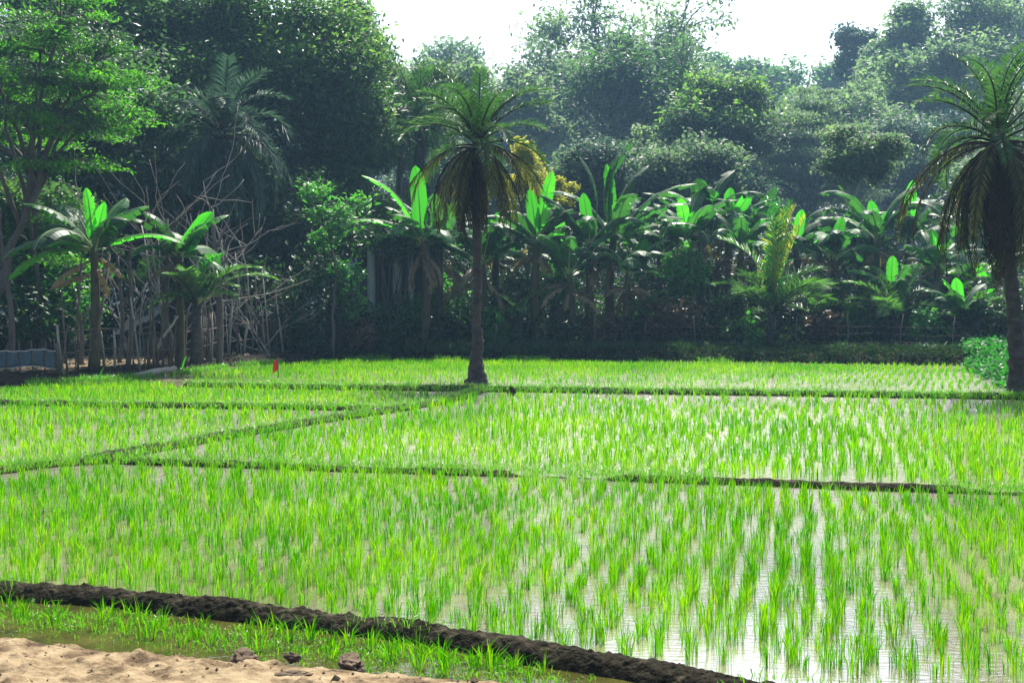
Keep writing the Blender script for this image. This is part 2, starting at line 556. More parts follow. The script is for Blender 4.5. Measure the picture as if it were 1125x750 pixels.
PZ = prof[:, None] + vnoise(PX, PY, 2.2, 9, 4) * .05 * np.clip(vs / .2, .2, 1)[:, None] + np.clip(vnoise(PX, PY, 9, 4, 4), 0, 1) * .10 * np.clip(vs / .1, .1, 1)[:, None] + vnoise(PX, PY, 32, 6, 2) * .012
nx, ny = len(us), len(vs)
i, j = np.meshgrid(np.arange(ny - 1), np.arange(nx - 1), indexing='ij')
q = np.stack([i * nx + j, (i + 1) * nx + j, (i + 1) * nx + j + 1, i * nx + j + 1], -1).reshape(-1, 4)
mb = MB()
mb.add(np.stack([PX, PY, PZ], -1), q)
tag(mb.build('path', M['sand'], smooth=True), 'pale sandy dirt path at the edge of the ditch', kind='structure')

# trodden sandy yard behind the wire fence
yx, yy = np.meshgrid(np.arange(-16, -7.5, .15), np.arange(27, 33.5, .15))
yz = land_z(yx, yy) + .012
ok = (~inpoly(yx, yy, paddy)) & (distpoly(yx, yy, paddy) > .9 + .5 * vnoise(yx, yy, .8, 6)) & (yx < -8.5 + 1.5 * vnoise(yx, yy, .5, 2)) & (yy < 32 + 2 * vnoise(yx, yy, .6, 8))
ny, nx = yx.shape
i, j = np.meshgrid(np.arange(ny - 1), np.arange(nx - 1), indexing='ij')
i, j = i.ravel(), j.ravel()
kk = ok[i, j] & ok[i + 1, j] & ok[i, j + 1] & ok[i + 1, j + 1]
i, j = i[kk], j[kk]
mb = MB()
mb.add(np.stack([yx, yy, yz], -1), np.stack([i * nx + j, i * nx + j + 1, (i + 1) * nx + j + 1, (i + 1) * nx + j], -1))
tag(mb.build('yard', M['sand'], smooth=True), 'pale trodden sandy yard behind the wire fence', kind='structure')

# bunds (low mud banks between the paddies)


def densify(pts, step):
    pts = np.asarray(pts)
    s = np.concatenate([[0], np.cumsum(np.linalg.norm(np.diff(pts, axis=0), axis=1))])
    u = np.arange(0, s[-1], step)
    return np.stack([np.interp(u, s, pts[:, k]) for k in range(pts.shape[1])], 1), u


def bund(name, label, px, width, height, step=.05, ext=None, seed=1, lump=.35, breaks=0.0, mat='mud', kk=17):
    pts = [G(*p)[:2] for p in px]
    if ext:
        pts = pts + [np.array(e) for e in ext]
    c, u = densify(pts, step)
    # smooth the corners
    for _ in range(10):
        c[1:-1] = (c[:-2] + c[1:-1] * 2 + c[2:]) / 4
    t = unit(np.gradient(c, axis=0))
    nrm = np.stack([-t[:, 1], t[:, 0]], 1)
    c = c + nrm * (vnoise(u, u * 0, 1.2, seed) * width * .35)[:, None]
    k = kk
    s = np.linspace(-1, 1, k)
    prof = np.clip(1 - np.abs(s) ** 2.6, 0, 1)
    hh = height * (1 + lump * 1.6 * vnoise(u, u * 0, 2.2, seed + 3, 4))
    if breaks:
        hh = hh * np.clip((vnoise(u, u * 0, .9, seed + 8, 2) + breaks) * 6, .05, 1)
    ww = width * .5 * (1 + lump * vnoise(u, u * 0, 1.7, seed + 5, 3))
    XX = c[:, 0][:, None] + nrm[:, 0][:, None] * s * ww[:, None]
    YY = c[:, 1][:, None] + nrm[:, 1][:, None] * s * ww[:, None]
    ZZ = -.05 + (hh[:, None] + .05) * prof
    rough_ = (vnoise(XX, YY, 9, seed, 3) * .36 + np.abs(vnoise(XX, YY, 24, seed + 1, 3)) * .5 - .10) * height
    ZZ = ZZ + rough_ * 1.2 * prof
    XX = XX + vnoise(XX, YY, 15, seed + 2, 2) * .12 * width * prof
    n = len(c)
    i, j = np.meshgrid(np.arange(n - 1), np.arange(k - 1), indexing='ij')
    q = np.stack([i * k + j, (i + 1) * k + j, (i + 1) * k + j + 1, i * k + j + 1], -1).reshape(-1, 4)
    mb = MB()
    mb.add(np.stack([XX, YY, ZZ], -1), q)
    o = mb.build(name, M[mat], smooth=True)
    tag(o, label, 'earth bank', 'mud bunds between the paddies')
    return c


B1 = bund('mud_bund', 'broad dark lumpy mud bund between the sandy path ditch and the nearest paddy',
          [(-420, 648), (-150, 650), (0, 654), (75, 659), (150, 665), (250, 675), (350, 687), (440, 697), (520, 710), (600, 726), (700, 742)],
          0.29, .088, .010, kk=48, ext=[(1.05, 5.55), (2.2, 5.15), (5, 5.0), (9, 4.7)], seed=2, lump=.22)
B2 = bund('mud_bund', 'thin broken mud bund crossing the whole width in front of the middle paddy',
          [(-300, 530), (0, 520), (45, 513), (110, 508), (200, 510.5), (300, 514), (400, 518), (560, 522.5), (700, 527.5), (850, 533), (1000, 539), (1125, 543), (1400, 556)],
          .27, .062, .04, seed=5, lump=.55, breaks=.30)
B3 = bund('mud_bund', 'grassy diagonal bund running from the left up towards the lone date palm',
          [(100, 508), (180, 493), (270, 477), (350, 464), (440, 451), (495, 441), (528, 430)], .34, .085, .05, seed=9, lump=.4)
B4 = bund('mud_bund', 'straight low bund behind the middle paddy passing the foot of the lone date palm',
          [(205, 424.5), (300, 426.5), (400, 428), (528, 429.5), (700, 432), (900, 435), (1112, 438), (1300, 442)], .42, .10, .06, seed=12, lump=.35)
B5 = bund('mud_bund', 'short low bund across the left paddies below the wire fence',
          [(-260, 440), (0, 444), (150, 447), (300, 448.5), (430, 451.5)], .4, .08, .06, seed=15, lump=.35)

# ------------------------------------------------------------------ rice


def blades(base, hgt, wid, n, lean=.35, spread=.03, bend=.5, rg=rng):
    """blades for many clumps at once -> verts, faces"""
    K = len(base)
    a = rg.uniform(0, 2 * math.pi, (K, n))
    r = spread * np.sqrt(rg.uniform(0, 1, (K, n)))
    bx = base[:, 0][:, None] + r * np.cos(a)
    by = base[:, 1][:, None] + r * np.sin(a)
    bz = np.repeat(base[:, 2][:, None], n, 1)
    h = hgt[:, None] * rg.uniform(.55, 1.08, (K, n))
    ln = lean * rg.uniform(.15, 1, (K, n)) ** 1.4 * np.where(rg.uniform(0, 1, (K, n)) < .07, 2.6, 1)
    a2 = a + rg.normal(0, .5, (K, n))
    dx, dy = np.cos(a2), np.sin(a2)
    sa = rg.uniform(0, 2 * math.pi, (K, n))
    sx, sy = np.cos(sa), np.sin(sa)
    wd = wid * rg.uniform(.7, 1.2, (K, n))
    b = np.stack([bx, by, bz], -1)
    d = np.stack([dx, dy, np.zeros_like(dx)], -1)
    s = np.stack([sx, sy, np.zeros_like(sx)], -1) * wd[..., None] * .5
    z = np.zeros_like(b)
    z[..., 2] = 1
    m = b + d * (h * ln * .35)[..., None] + z * (h * .58)[..., None]
    t = b + d * (h * ln * (1 + bend))[..., None] + z * (h * np.sqrt(np.clip(1 - (ln * .9) ** 2, .2, 1)))[..., None]
    v = np.stack([b - s * .7, b + s * .7, m + s, m - s, t], 2).reshape(-1, 3)
    i = np.arange(K * n)[:, None] * 5
    return v, [i + np.array([[0, 1, 2, 3]]), i + np.array([[3, 2, 4]])]


def field(name, label, poly_px, angle, sp, hgt, wid, nb, mat, margin=.12, ext=None, seed=1, lean=.3, drop=.06, bunds=(), jit=.22, insp=None, thin=None):
    rg = np.random.default_rng(seed)
    poly = [G(*p)[:2] for p in poly_px] + ([np.array(e) for e in ext] if ext else [])
    poly = np.array(poly)
    c = poly.mean(0)
    rad = np.linalg.norm(poly - c, axis=1).max()
    g1 = np.arange(-rad, rad, sp)
    g2 = np.arange(-rad, rad, insp or sp)
    A, B = np.meshgrid(g1, g2)
    A = A.ravel() + rg.normal(0, sp * jit, A.size)
    B = B.ravel() + rg.normal(0, sp * .22, B.size)
    ca, sa = math.cos(angle), math.sin(angle)
    # rows wander a little: hand transplanted
    A = A + vnoise(A, B, .5, seed, 2) * sp * .9
    x = c[0] + A * ca - B * sa
    y = c[1] + A * sa + B * ca
    k = inpoly(x, y, poly) & (distpoly(x, y, poly) > margin) & (np.abs(x) < 2.2 + .52 * np.maximum(y, 0))
    k &= rg.uniform(0, 1, x.size) > drop + .25 * np.clip(vnoise(x, y, .45, seed + 4, 2) - .12, 0, 1) * 4
    if thin is not None:
        g0, g1, amt = thin
        k &= rg.uniform(0, 1, x.size) > amt * np.clip((y - g0) / (g1 - g0), 0, 1)
    x, y = x[k], y[k]
    base = np.stack([x, y, np.full_like(x, -.01)], 1)
    hh = hgt * (1 + .55 * vnoise(x, y, .6, seed + 2, 3)) * rg.uniform(.65, 1.15, x.size)
    mb = MB()
    d = y
    near = d < 9.5
    midd = (~near) & (d < 16)
    far = d >= 16
    for msk, n, wmul in ((near, nb, 1.0), (midd, int(nb * .8), 1.2), (far, int(nb * .65), 1.6)):
        if msk.any():
            v, f = blades(base[msk], hh[msk], wid * wmul, n, lean=lean, rg=rg, spread=.03)
            mb.add(v, f)
    o = mb.build(name, M[mat])
    tag(o, label, 'crop', kind='stuff')
    return len(x)


SP = .165
nt_ = 0
nt_ += field('young_rice', 'fresh green rice seedlings in rows in the nearest flooded paddy',
             [(-300, 536), (0, 527), (100, 515), (300, 518), (560, 528), (850, 539), (1125, 550), (1400, 562)], R(-13), SP, .162, .0050, 15, 'rice_near', .08, insp=.076, jit=.20,
             ext=[(9, 5.1), (2.2, 5.65), (1.0, 5.95), tuple(G(600, 722)[:2]), tuple(G(440, 691)[:2]), tuple(G(250, 668)[:2]), tuple(G(0, 647)[:2]), tuple(G(-420, 640)[:2])], seed=21, lean=.24, drop=.08)
nt_ += field('young_rice', 'yellow green rice filling the wide middle paddy in front of the lone date palm',
             [(125, 505), (200, 506), (560, 518), (1000, 534), (1125, 538), (1400, 548), (1300, 446), (1112, 441), (700, 436), (545, 433), (470, 449), (360, 468), (280, 480), (190, 496)],
             R(-14), SP, .195, .007, 12, 'rice', .10, seed=31, lean=.26, drop=.05, insp=.12, thin=(14, 22, .62))
nt_ += field('young_rice', 'rice seedlings in the left paddy below the diagonal bund',
             [(-280, 524), (0, 514), (95, 504), (180, 488), (270, 473), (350, 460), (400, 453), (300, 451), (150, 449.5), (0, 446.5), (-260, 443)],
             R(-8), SP, .165, .007, 10, 'rice', .10, seed=41, lean=.3, drop=.10, insp=.14)
nt_ += field('young_rice', 'rice seedlings in the narrow left strip between two low bunds',
             [(-260, 437.5), (0, 441.5), (150, 444.5), (300, 446), (440, 448.5), (505, 434), (400, 430), (300, 428.5), (200, 427), (150, 419), (60, 424), (0, 428), (-200, 436)],
             R(-16), SP, .165, .007, 10, 'rice', .06, seed=51, lean=.3, drop=.06, insp=.14)
nt_ += field('young_rice', 'rice rows in the far paddy behind the lone date palm under the trees',
             [(215, 422.5), (400, 425.5), (528, 427), (700, 429), (900, 431.5), (1108, 434), (1062, 403.5), (800, 399.5), (560, 397), (430, 395.5), (350, 397.5), (300, 401.5), (250, 406), (205, 413.5)],
             R(-20), SP * 1.02, .14, .0075, 8, 'rice', .06, seed=61, lean=.18, drop=.08, insp=.12, jit=.08, thin=(32.5, 26, .68))
print('rice clumps', nt_)

# weeds on the bunds
rg = np.random.default_rng(5)


def weeds(name, label, curve, width, n, h, wid=.007, nb=6, zoff=.03, seed=3, mat='grass', gate=None):
    rg = np.random.default_rng(seed)
    c = curve[rg.integers(0, len(curve), n)]
    off = rg.normal(0, width * .28, (n, 2))
    x, y = c[:, 0] + off[:, 0], c[:, 1] + off[:, 1]
    k = vnoise(x, y, .8, seed, 2) > (-.5 if gate is None else gate)
    x, y = x[k], y[k]
    base = np.stack([x, y, np.full(len(x), zoff)], 1)
    mb = MB()
    v, f = blades(base, h * rg.uniform(.4, 1.2, len(x)), wid, nb, lean=.8, spread=.06, rg=rg)
    mb.add(v, f)
    tag(mb.build(name, M[mat]), label, 'weeds', kind='stuff')


weeds('weed_grass', 'low grass growing over the thin bund before the middle paddy', B2, .5, 1500, .13, seed=3, gate=-.10)
weeds('weed_grass', 'short scattered grass sprouting on the broad near bund', B1, .30, 420, .07, .006, 5, zoff=.07, seed=14, gate=.02)
weeds('weed_grass', 'low grass growing over the diagonal bund', B3, .40, 1300, .11, .008, seed=4)
weeds('weed_grass', 'low grass along the bund at the foot of the date palm', B4, .45, 2600, .15, .010, seed=6)
weeds('weed_grass', 'low grass along the short bund below the fence', B5, .45, 1200, .12, .010, seed=7)
fe, _ = densify(np.array([p[:2] for p in far_edge[1:12]]), .1)
weeds('weed_grass', 'grass fringe at the left and far edge of the paddies', fe, .5, 2200, .18, .012, seed=8, zoff=.0, gate=-.05)

ft0, _ = densify(np.array([P(px, 380, D)[:2] for px, D in ((430, 38.9), (560, 38.4), (700, 38.1), (860, 37.9), (1058, 37.1))]), .1)
weeds('weed_grass', 'dark scruffy weeds along the foot of the low wire fence', ft0, .8, 1500, .38, .022, 8, zoff=.2, seed=21, mat='shrub', gate=-.05)

# ditch rice: separate tufts before the broad bund
ditch_c, _ = densify(np.array([G(*p)[:2] for p in [(-40, 676), (70, 681), (150, 690), (250, 703), (350, 713), (440, 722), (520, 733), (600, 745)]]), .05)
proto = None
rgd = np.random.default_rng(77)
tufts = []
for k in range(85):
    c = ditch_c[rgd.integers(0, len(ditch_c))]
    w_ = np.interp(c[0], [-3, -.3, .3], [.42, .34, .2])
    x, y = c[0] + rgd.normal(0, .05), c[1] + rgd.uniform(-.5, .5) * w_
    tufts.append((x, y))
for k in range(26):     # at the near foot of the bund
    c = B1[rgd.integers(0, len(B1))]
    if -3.1 < c[0] < .9:
        tufts.append((c[0] + rgd.normal(0, .03), c[1] - .26 + rgd.normal(0, .03)))
var = []
for s in range(6):
    mb = MB()
    v, f = blades(np.array([[0, 0, 0.]]), np.array([.15]), .0065, 11, lean=.7, spread=.022, rg=np.random.default_rng(100 + s))
    mb.add(v, f)
    var.append(mb.mesh('rice_tuft', M['rice_near']))
for k, (x, y) in enumerate(tufts):
    o = bpy.data.objects.new('rice_tuft', var[k % 6])
    COL.objects.link(o)
    o.location = (x, y, -.01)
    o.rotation_euler = (0, 0, rgd.uniform(0, 6.28))
    s = rgd.uniform(.55, 1.2)
    o.scale = (s, s, s)
    tag(o, 'small tuft of rice in the shallow ditch between sandy path and broad mud bund', 'rice plant', 'rice tufts in the ditch beside the sandy path')
# ditch scum: weeds on shallow water
weeds('ditch_weeds', 'fine green weeds floating in the shallow ditch by the path', ditch_c, .5, 800, .045, .006, 5, zoff=.0, seed=12)

# crumbs of earth and bits of straw on the path
rgp = np.random.default_rng(44)
mb = MB()
for k in range(2200):
    u_ = rgp.uniform(0, 1)
    ix = rgp.integers(0, len(us))
    iv = int(6 + rgp.uniform(0, 1) ** 1.5 * 95)
    x, y, z = PX[iv, ix], PY[iv, ix], PZ[iv, ix]
    if abs(x) > 5: continue
    r_ = rgp.uniform(.002, .008) * (2.4 if rgp.uniform() < .08 else 1)
    o_ = rgp.normal(0, 1, (6, 3)) * .25
    oc = np.array([[1, 0, 0], [0, 1, 0], [-1, 0, 0], [0, -1, 0], [0, 0, .8], [0, 0, -.8]]) + o_
    mb.add(oc * r_ * 1.2 + [x, y, z + r_ * .3], np.array([[0, 1, 4], [1, 2, 4], [2, 3, 4], [3, 0, 4], [1, 0, 5], [2, 1, 5], [3, 2, 5], [0, 3, 5]]))
tag(mb.build('soil_crumbs', M['clod']), 'dark crumbs of earth strewn over the sandy path', 'crumbs', kind='stuff')
mb = MB()
for k in range(160):
    ix = rgp.integers(0, len(us))
    iv = int(4 + rgp.uniform(0, 1) ** 1.5 * 80)
    x, y, z = PX[iv, ix], PY[iv, ix], PZ[iv, ix] + .004
    if abs(x) > 5: continue
    a_ = rgp.uniform(0, 6.28); l_ = rgp.uniform(.02, .07)
    tube(mb, [[x, y, z], [x + math.cos(a_) * l_ * .5, y + math.sin(a_) * l_ * .5, z + .006], [x + math.cos(a_) * l_, y + math.sin(a_) * l_, z + .002]], .0012, 4)
tag(mb.build('straw_bits', M['stick']), 'bits of straw scattered over the sandy path', 'straw', kind='stuff')

# clods


def rock(name, label, cat, loc, s, seed, mat='clod', group=None):
    import bmesh
    bm = bmesh.new()
    bmesh.ops.create_icosphere(bm, subdivisions=4, radius=1)
    for v in bm.verts:
        p = v.co * 1.3 + Vector((seed * 3.1, seed, 0))
        v.co *= 1 + .45 * noise.noise(p) + .22 * noise.noise(p * 2.7) + .10 * noise.noise(p * 7)
        v.co = Vector((v.co.x * s[0], v.co.y * s[1], v.co.z * s[2]))
    me = bpy.data.meshes.new(name)
    bm.to_mesh(me)
    bm.free()
    me.materials.append(M[mat])
    o = bpy.data.objects.new(name, me)
    COL.objects.link(o)
    o.location = tuple(loc)
    o.rotation_euler = (0, 0, seed * 1.7)
    tag(o, label, cat, group)
    return o


gc = 'clods of earth on the sandy path'
rock('earth_clod', 'largest dark clod of earth at the ditch edge of the sandy path', 'clod', G(267, 724, .06), (.085, .055, .040), 1, group=gc)
rock('earth_clod', 'small dark round clod between the two bigger ones', 'clod', G(322, 722, .05), (.034, .026, .026), 2, group=gc)
rock('earth_clod', 'wide brown clod half sunk at the right end of the path edge', 'clod', G(386, 727, .04), (.10, .055, .032), 3, group=gc)
rock('earth_clod', 'flat brown clod low on the sandy path nearest the camera', 'clod', G(318, 742, .07), (.09, .05, .022), 4, group=gc)
rock('field_stone', 'dark stone on the bund beside the foot of the lone date palm', 'stone', G(562, 430, .07), (.085, .08, .075), 5, mat='mud')

# ------------------------------------------------------------------ tree toolkit


def leaves(mb, c, n, rad, size, rg, flat=.6, droop=.3, aspect=2.2, mat=0):
    """n leaf diamonds scattered round c (K,3) with gaussian radius rad (K,3)"""
    K = len(c)
    pos = np.repeat(c, n, 0) + np.clip(rg.normal(0, 1, (K * n, 3)), -1.9, 1.9) * np.repeat(rad, n, 0)
    m = len(pos)
    a = rg.uniform(0, 2 * math.pi, m)
    e = rg.normal(-droop, .5, m)
    d = np.stack([np.cos(a) * np.cos(e), np.sin(a) * np.cos(e), np.sin(e)], 1)
    up = unit(np.stack([rg.normal(0, flat, m), rg.normal(0, flat, m), np.ones(m)], 1))
    s = unit(np.cross(d, up))
    L = size * rg.uniform(.6, 1.3, m)
    W = L / aspect * .5
    b = pos - d * (L * .5)[:, None]
    t = pos + d * (L * .5)[:, None]
    mid = pos + np.cross(s, d) * (L * .05)[:, None]
    v = np.stack([b, mid + s * W[:, None], t, mid - s * W[:, None]], 1).reshape(-1, 3)
    i = np.arange(m)[:, None] * 4
    mb.add(v, i + np.array([[0, 1, 2, 3]]), mat)


def limb(mb, a, b, r0, r1, rg, n=8, wob=.06, sag=.12, sides=6):
    a, b = np.asarray(a), np.asarray(b)
    t = np.linspace(0, 1, n)
    p = a + (b - a) * t[:, None]
    L = np.linalg.norm(b - a)
    p[:, 2] += np.sin(t * math.pi) * L * sag
    w = np.cumsum(rg.normal(0, wob * L / n ** .5, (n, 3)), 0)
    w -= w[-1] * t[:, None]
    p = p + w * np.sin(t * math.pi)[:, None]
    tube(mb, p, r0 + (r1 - r0) * t, sides)
    return p


def tree(name, label, base_px, D, cpx, cpy, wpx, hpx, mat, seed, dens=1.0, leaf=.20, clumps=60, per=130, csize=.12, cat='tree',
         group='trees of the wood behind the paddies', layered=0.0, bark='bark', trunk_r=.16, lower=.5, droop=.3, aspect=2.2, mat2=None, base_z=None, fork=.45):
    rg = np.random.default_rng(seed)
    if D >= 50 and cpx > 470 or D > 54:
        D2 = 58 + (D - 50) * 5
        leaf *= D2 / D
        trunk_r *= D2 / D
        D = D2
    bx = P(base_px, 380, D)[0]
    bz = float(land_z(np.array([bx]), np.array([D]))[0]) - .05 if base_z is None else base_z
    base = np.array([bx, D, bz])
    c = P(cpx, cpy, D)
    sc = D / FOC
    rx, rz = wpx * sc * .5, hpx * sc * .5
    ry = rx * .85
    root = thing(name, label, cat, base, group)
    # cluster centres: irregular crown
    K = int(clumps * 2.1)
    ML = int(np.clip(K / 9, 6, 16))
    u = unit(rg.normal(0, 1, (ML * 4, 3)))
    lb = u * rg.uniform(.35, .92, (ML * 4, 1))
    lb = lb[(lb[:, 2] > -lower)]
    keep = [lb[0]]                       # limbs spread apart from each other
    for x_ in lb[1:]:
        if len(keep) < ML and min(np.linalg.norm(x_ - y_) for y_ in keep) > .38:
            keep.append(x_)
    lb = np.array(keep)
    lid = rg.integers(0, len(lb), K)
    lr = rg.uniform(.20, .46, len(lb))
    q = lb[lid] + unit(rg.normal(0, 1, (K, 3))) * (lr[lid] * rg.uniform(.2, 1.25, K))[:, None]
    if layered:
        q[:, 2] = q[:, 2] * (1 - layered) + layered * (np.round(q[:, 2] * 3.5) / 3.5)
    cc = c + q * np.array([rx, ry, rz])
    mt, mc = MB(), MB()
    topz = c[2] - rz * fork
    topz = max(topz, bz + .25 * (c[2] - bz))
    n = 10
    t = np.linspace(0, 1, n)
    tp = base + (np.array([c[0], c[1], topz]) - base) * t[:, None]
    tp[:, :2] += np.cumsum(rg.normal(0, .07, (n, 2)), 0) * np.sin(t * math.pi)[:, None]
    tube(mt, tp, trunk_r * (1.25 - .55 * t) * np.where(t < .08, 1.3, 1), 9)
    # main limbs then twigs to each clump
    mains = []
    for i in range(len(lb)):
        tgt = c + lb[i] * np.array([rx, ry, rz]) * .92
        p = limb(mt, tp[-1 - (i % 3)], tgt, trunk_r * .55, trunk_r * .22, rg)
        mains.append(p)
    mp = np.concatenate([p[3:] for p in mains] + [tp[-2:]])
    for x in cc:
        j = np.argmin(np.linalg.norm(mp - x, axis=1) + np.where(mp[:, 2] > x[2] + .3, 2, 0))
        limb(mt, mp[j], x, trunk_r * .18, .015, rg, n=6, sides=4)
    mt.build('trunk', M[bark], root, smooth=True)
    rad = np.stack([np.full(K, 1.0)[:len(cc)], np.full(len(cc), 1.0), np.full(len(cc), .62 if not layered else .22)], 1) * (csize * (rx + rz) * rg.uniform(.6, 1.4, len(cc)))[:, None]
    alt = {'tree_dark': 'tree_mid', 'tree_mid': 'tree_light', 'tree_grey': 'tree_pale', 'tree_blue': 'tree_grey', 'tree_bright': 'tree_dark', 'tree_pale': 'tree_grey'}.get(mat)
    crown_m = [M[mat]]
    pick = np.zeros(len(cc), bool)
    if alt:     # some twigs change tone, mostly high up: sunlit clump tops put in colour
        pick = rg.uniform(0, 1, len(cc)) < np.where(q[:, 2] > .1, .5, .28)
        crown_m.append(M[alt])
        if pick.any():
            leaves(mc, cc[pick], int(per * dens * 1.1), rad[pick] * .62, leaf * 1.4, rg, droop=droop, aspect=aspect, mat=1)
    leaves(mc, cc[~pick], int(per * dens * 1.1), rad[~pick] * .68, leaf * 1.4, rg, droop=droop, aspect=aspect)
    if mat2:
        # brighter upper shoots: young leaves, and sunlight on the crown top put into colour
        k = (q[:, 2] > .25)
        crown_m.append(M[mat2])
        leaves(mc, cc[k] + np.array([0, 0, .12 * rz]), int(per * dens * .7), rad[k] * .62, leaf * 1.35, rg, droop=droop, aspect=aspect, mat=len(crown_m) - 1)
    mc.build('crown', crown_m, root)
    return root


def frond(base, az, e0, L, droop, nl=34, ll=.45, lw=.035, rg=rng, rr=.022, vee=.5, grav=.25, tipbias=.85, start=.12, power=1.4):
    """palm frond -> MB with rachis (mat 1) and leaflets (mat 0)"""
    n = 16
    t = np.linspace(0, 1, n)
    el = e0 - droop * t ** power
    ds = L / (n - 1)
    h = np.concatenate([[0], np.cumsum(np.cos(el[:-1]) * ds)])
    z = np.concatenate([[0], np.cumsum(np.sin(el[:-1]) * ds)])
    az_t = az + rg.normal(0, .12) * t ** 2
    p = np.stack([np.cos(az_t) * h, np.sin(az_t) * h, z], 1) + base
    mb = MB()
    tube(mb, p, rr * (1.15 - .95 * t), 5, mat=1)
    tl = np.linspace(start, .995, nl)
    tl = np.concatenate([tl, tl + .25 / nl])
    tl = np.clip(tl, 0, 1)
    side = np.concatenate([np.ones(nl), -np.ones(nl)])
    pos = np.stack([np.interp(tl, t, p[:, k]) for k in range(3)], 1)
    tan = unit(np.gradient(p, axis=0))
    tt = unit(np.stack([np.interp(tl, t, tan[:, k]) for k in range(3)], 1))
    hor = np.stack([-math.sin(az) * np.ones_like(tl), math.cos(az) * np.ones_like(tl), np.zeros_like(tl)], 1)
    nor = unit(np.cross(hor, tt)) * -1
    nor = np.where((np.cross(tt, hor) * 0 + nor)[:, 2:3] < -0.2, -nor, nor) if False else np.cross(tt, hor)
    fw = .55 + .35 * tl + rg.normal(0, .08, len(tl))
    d = unit(tt * fw[:, None] + hor * side[:, None] * .8 + nor * (vee + rg.normal(0, .18, len(tl)))[:, None] + np.array([0, 0, -1.0]) * grav)
    lens = ll * (np.sin(math.pi * np.clip(.12 + .80 * tl, 0, 1)) ** .6) * rg.uniform(.8, 1.15, len(tl))
    s = unit(np.cross(d, nor + rg.normal(0, .3, nor.shape)))
    tip = pos + d * lens[:, None] + np.array([0, 0, -1]) * (grav * lens * .35)[:, None]
    md = pos + d * (lens * .4)[:, None]
    v = np.stack([pos, md + s * lw * .5, tip, md - s * lw * .5], 1).reshape(-1, 3)
    i = np.arange(len(tl))[:, None] * 4
    mb.add(v, i + np.array([[0, 1, 2, 3]]), 0)
    return mb


def banana_leaf(base, az, e0, L, W, droop, rg, torn=.5, fold=.35, young=False, twist=0.0, petiole=.14, hor=None):
    n = 22
    t = np.linspace(0, 1, n)
    el = e0 - droop * t ** 1.6
    ds = L / (n - 1)
    h = np.concatenate([[0], np.cumsum(np.cos(el[:-1]) * ds)])
    z = np.concatenate([[0], np.cumsum(np.sin(el[:-1]) * ds)])
    p = np.stack([math.cos(az) * h, math.sin(az) * h, z], 1) + base
    tan = unit(np.gradient(p, axis=0))
    hor0 = np.array([-math.sin(az), math.cos(az), 0.0]) if hor is None else hor
    mb = MB()
    tube(mb, p, (.026 * (1.1 - .95 * t)) * min(1, L / 1.6), 5, mat=1)
    tb = np.clip((t - petiole) / (1 - petiole), 0, 1)
    wd = W * .5 * np.minimum(1, (tb / .16) ** .55) * np.minimum(1, (np.clip(1 - tb, 0, 1) / .22) ** .5) * (1 - .12 * tb)
    wd[t <= petiole] = 0
    wd[-1] = W * .03
    for side in (1, -1):
        # strip groups split by tears
        i = int(np.searchsorted(t, petiole))
        while i < n - 1:
            run = 1 if rg.uniform() < torn * .7 else rg.integers(2, 4)
            if torn < .12:
                run = n
            j = min(n - 1, i + run)
            ang = fold + (rg.normal(0, .28) * torn * 1.6 if torn >= .12 else 0)
            idx = np.arange(i, j + 1)
            # finer resampling at group
            tn = tan[idx]
            hr = unit(np.tile(hor0, (len(idx), 1)))
            nr = np.cross(tn, hr)
            tw = twist
            hs = hr * math.cos(tw) + nr * math.sin(tw)
            ns = np.cross(tn, hs)
            a1, a2 = ang * .5, ang * 1.3 + torn * .35
            wv = wd[idx][:, None]
            o1 = hs * side * math.cos(a1) - ns * math.sin(a1) * (-1 if young else 1)
            o2 = hs * side * math.cos(a2) - ns * math.sin(a2) * (-1 if young else 1)
            if torn >= .12:
                o2 = o2 + tn * rg.uniform(.0, .25)
                o2[:, 2] -= torn * .25
            e0_ = p[idx]
            e1 = e0_ + o1 * wv * .5
            e2 = e1 + o2 * wv * .5
            if torn >= .12:   # tear: shrink the outer edge so a slit opens
                mid = e2.mean(0)
                e2 = mid + (e2 - mid) * rg.uniform(.72, .98)
            k = len(idx)
            v = np.concatenate([e0_, e1, e2])
            q = []
            for a in range(k - 1):
                q.append([a, a + 1, k + a + 1, k + a])
                q.append([k + a, k + a + 1, 2 * k + a + 1, 2 * k + a])
            mb.add(v, np.array(q), 0)
            i = j
    return mb


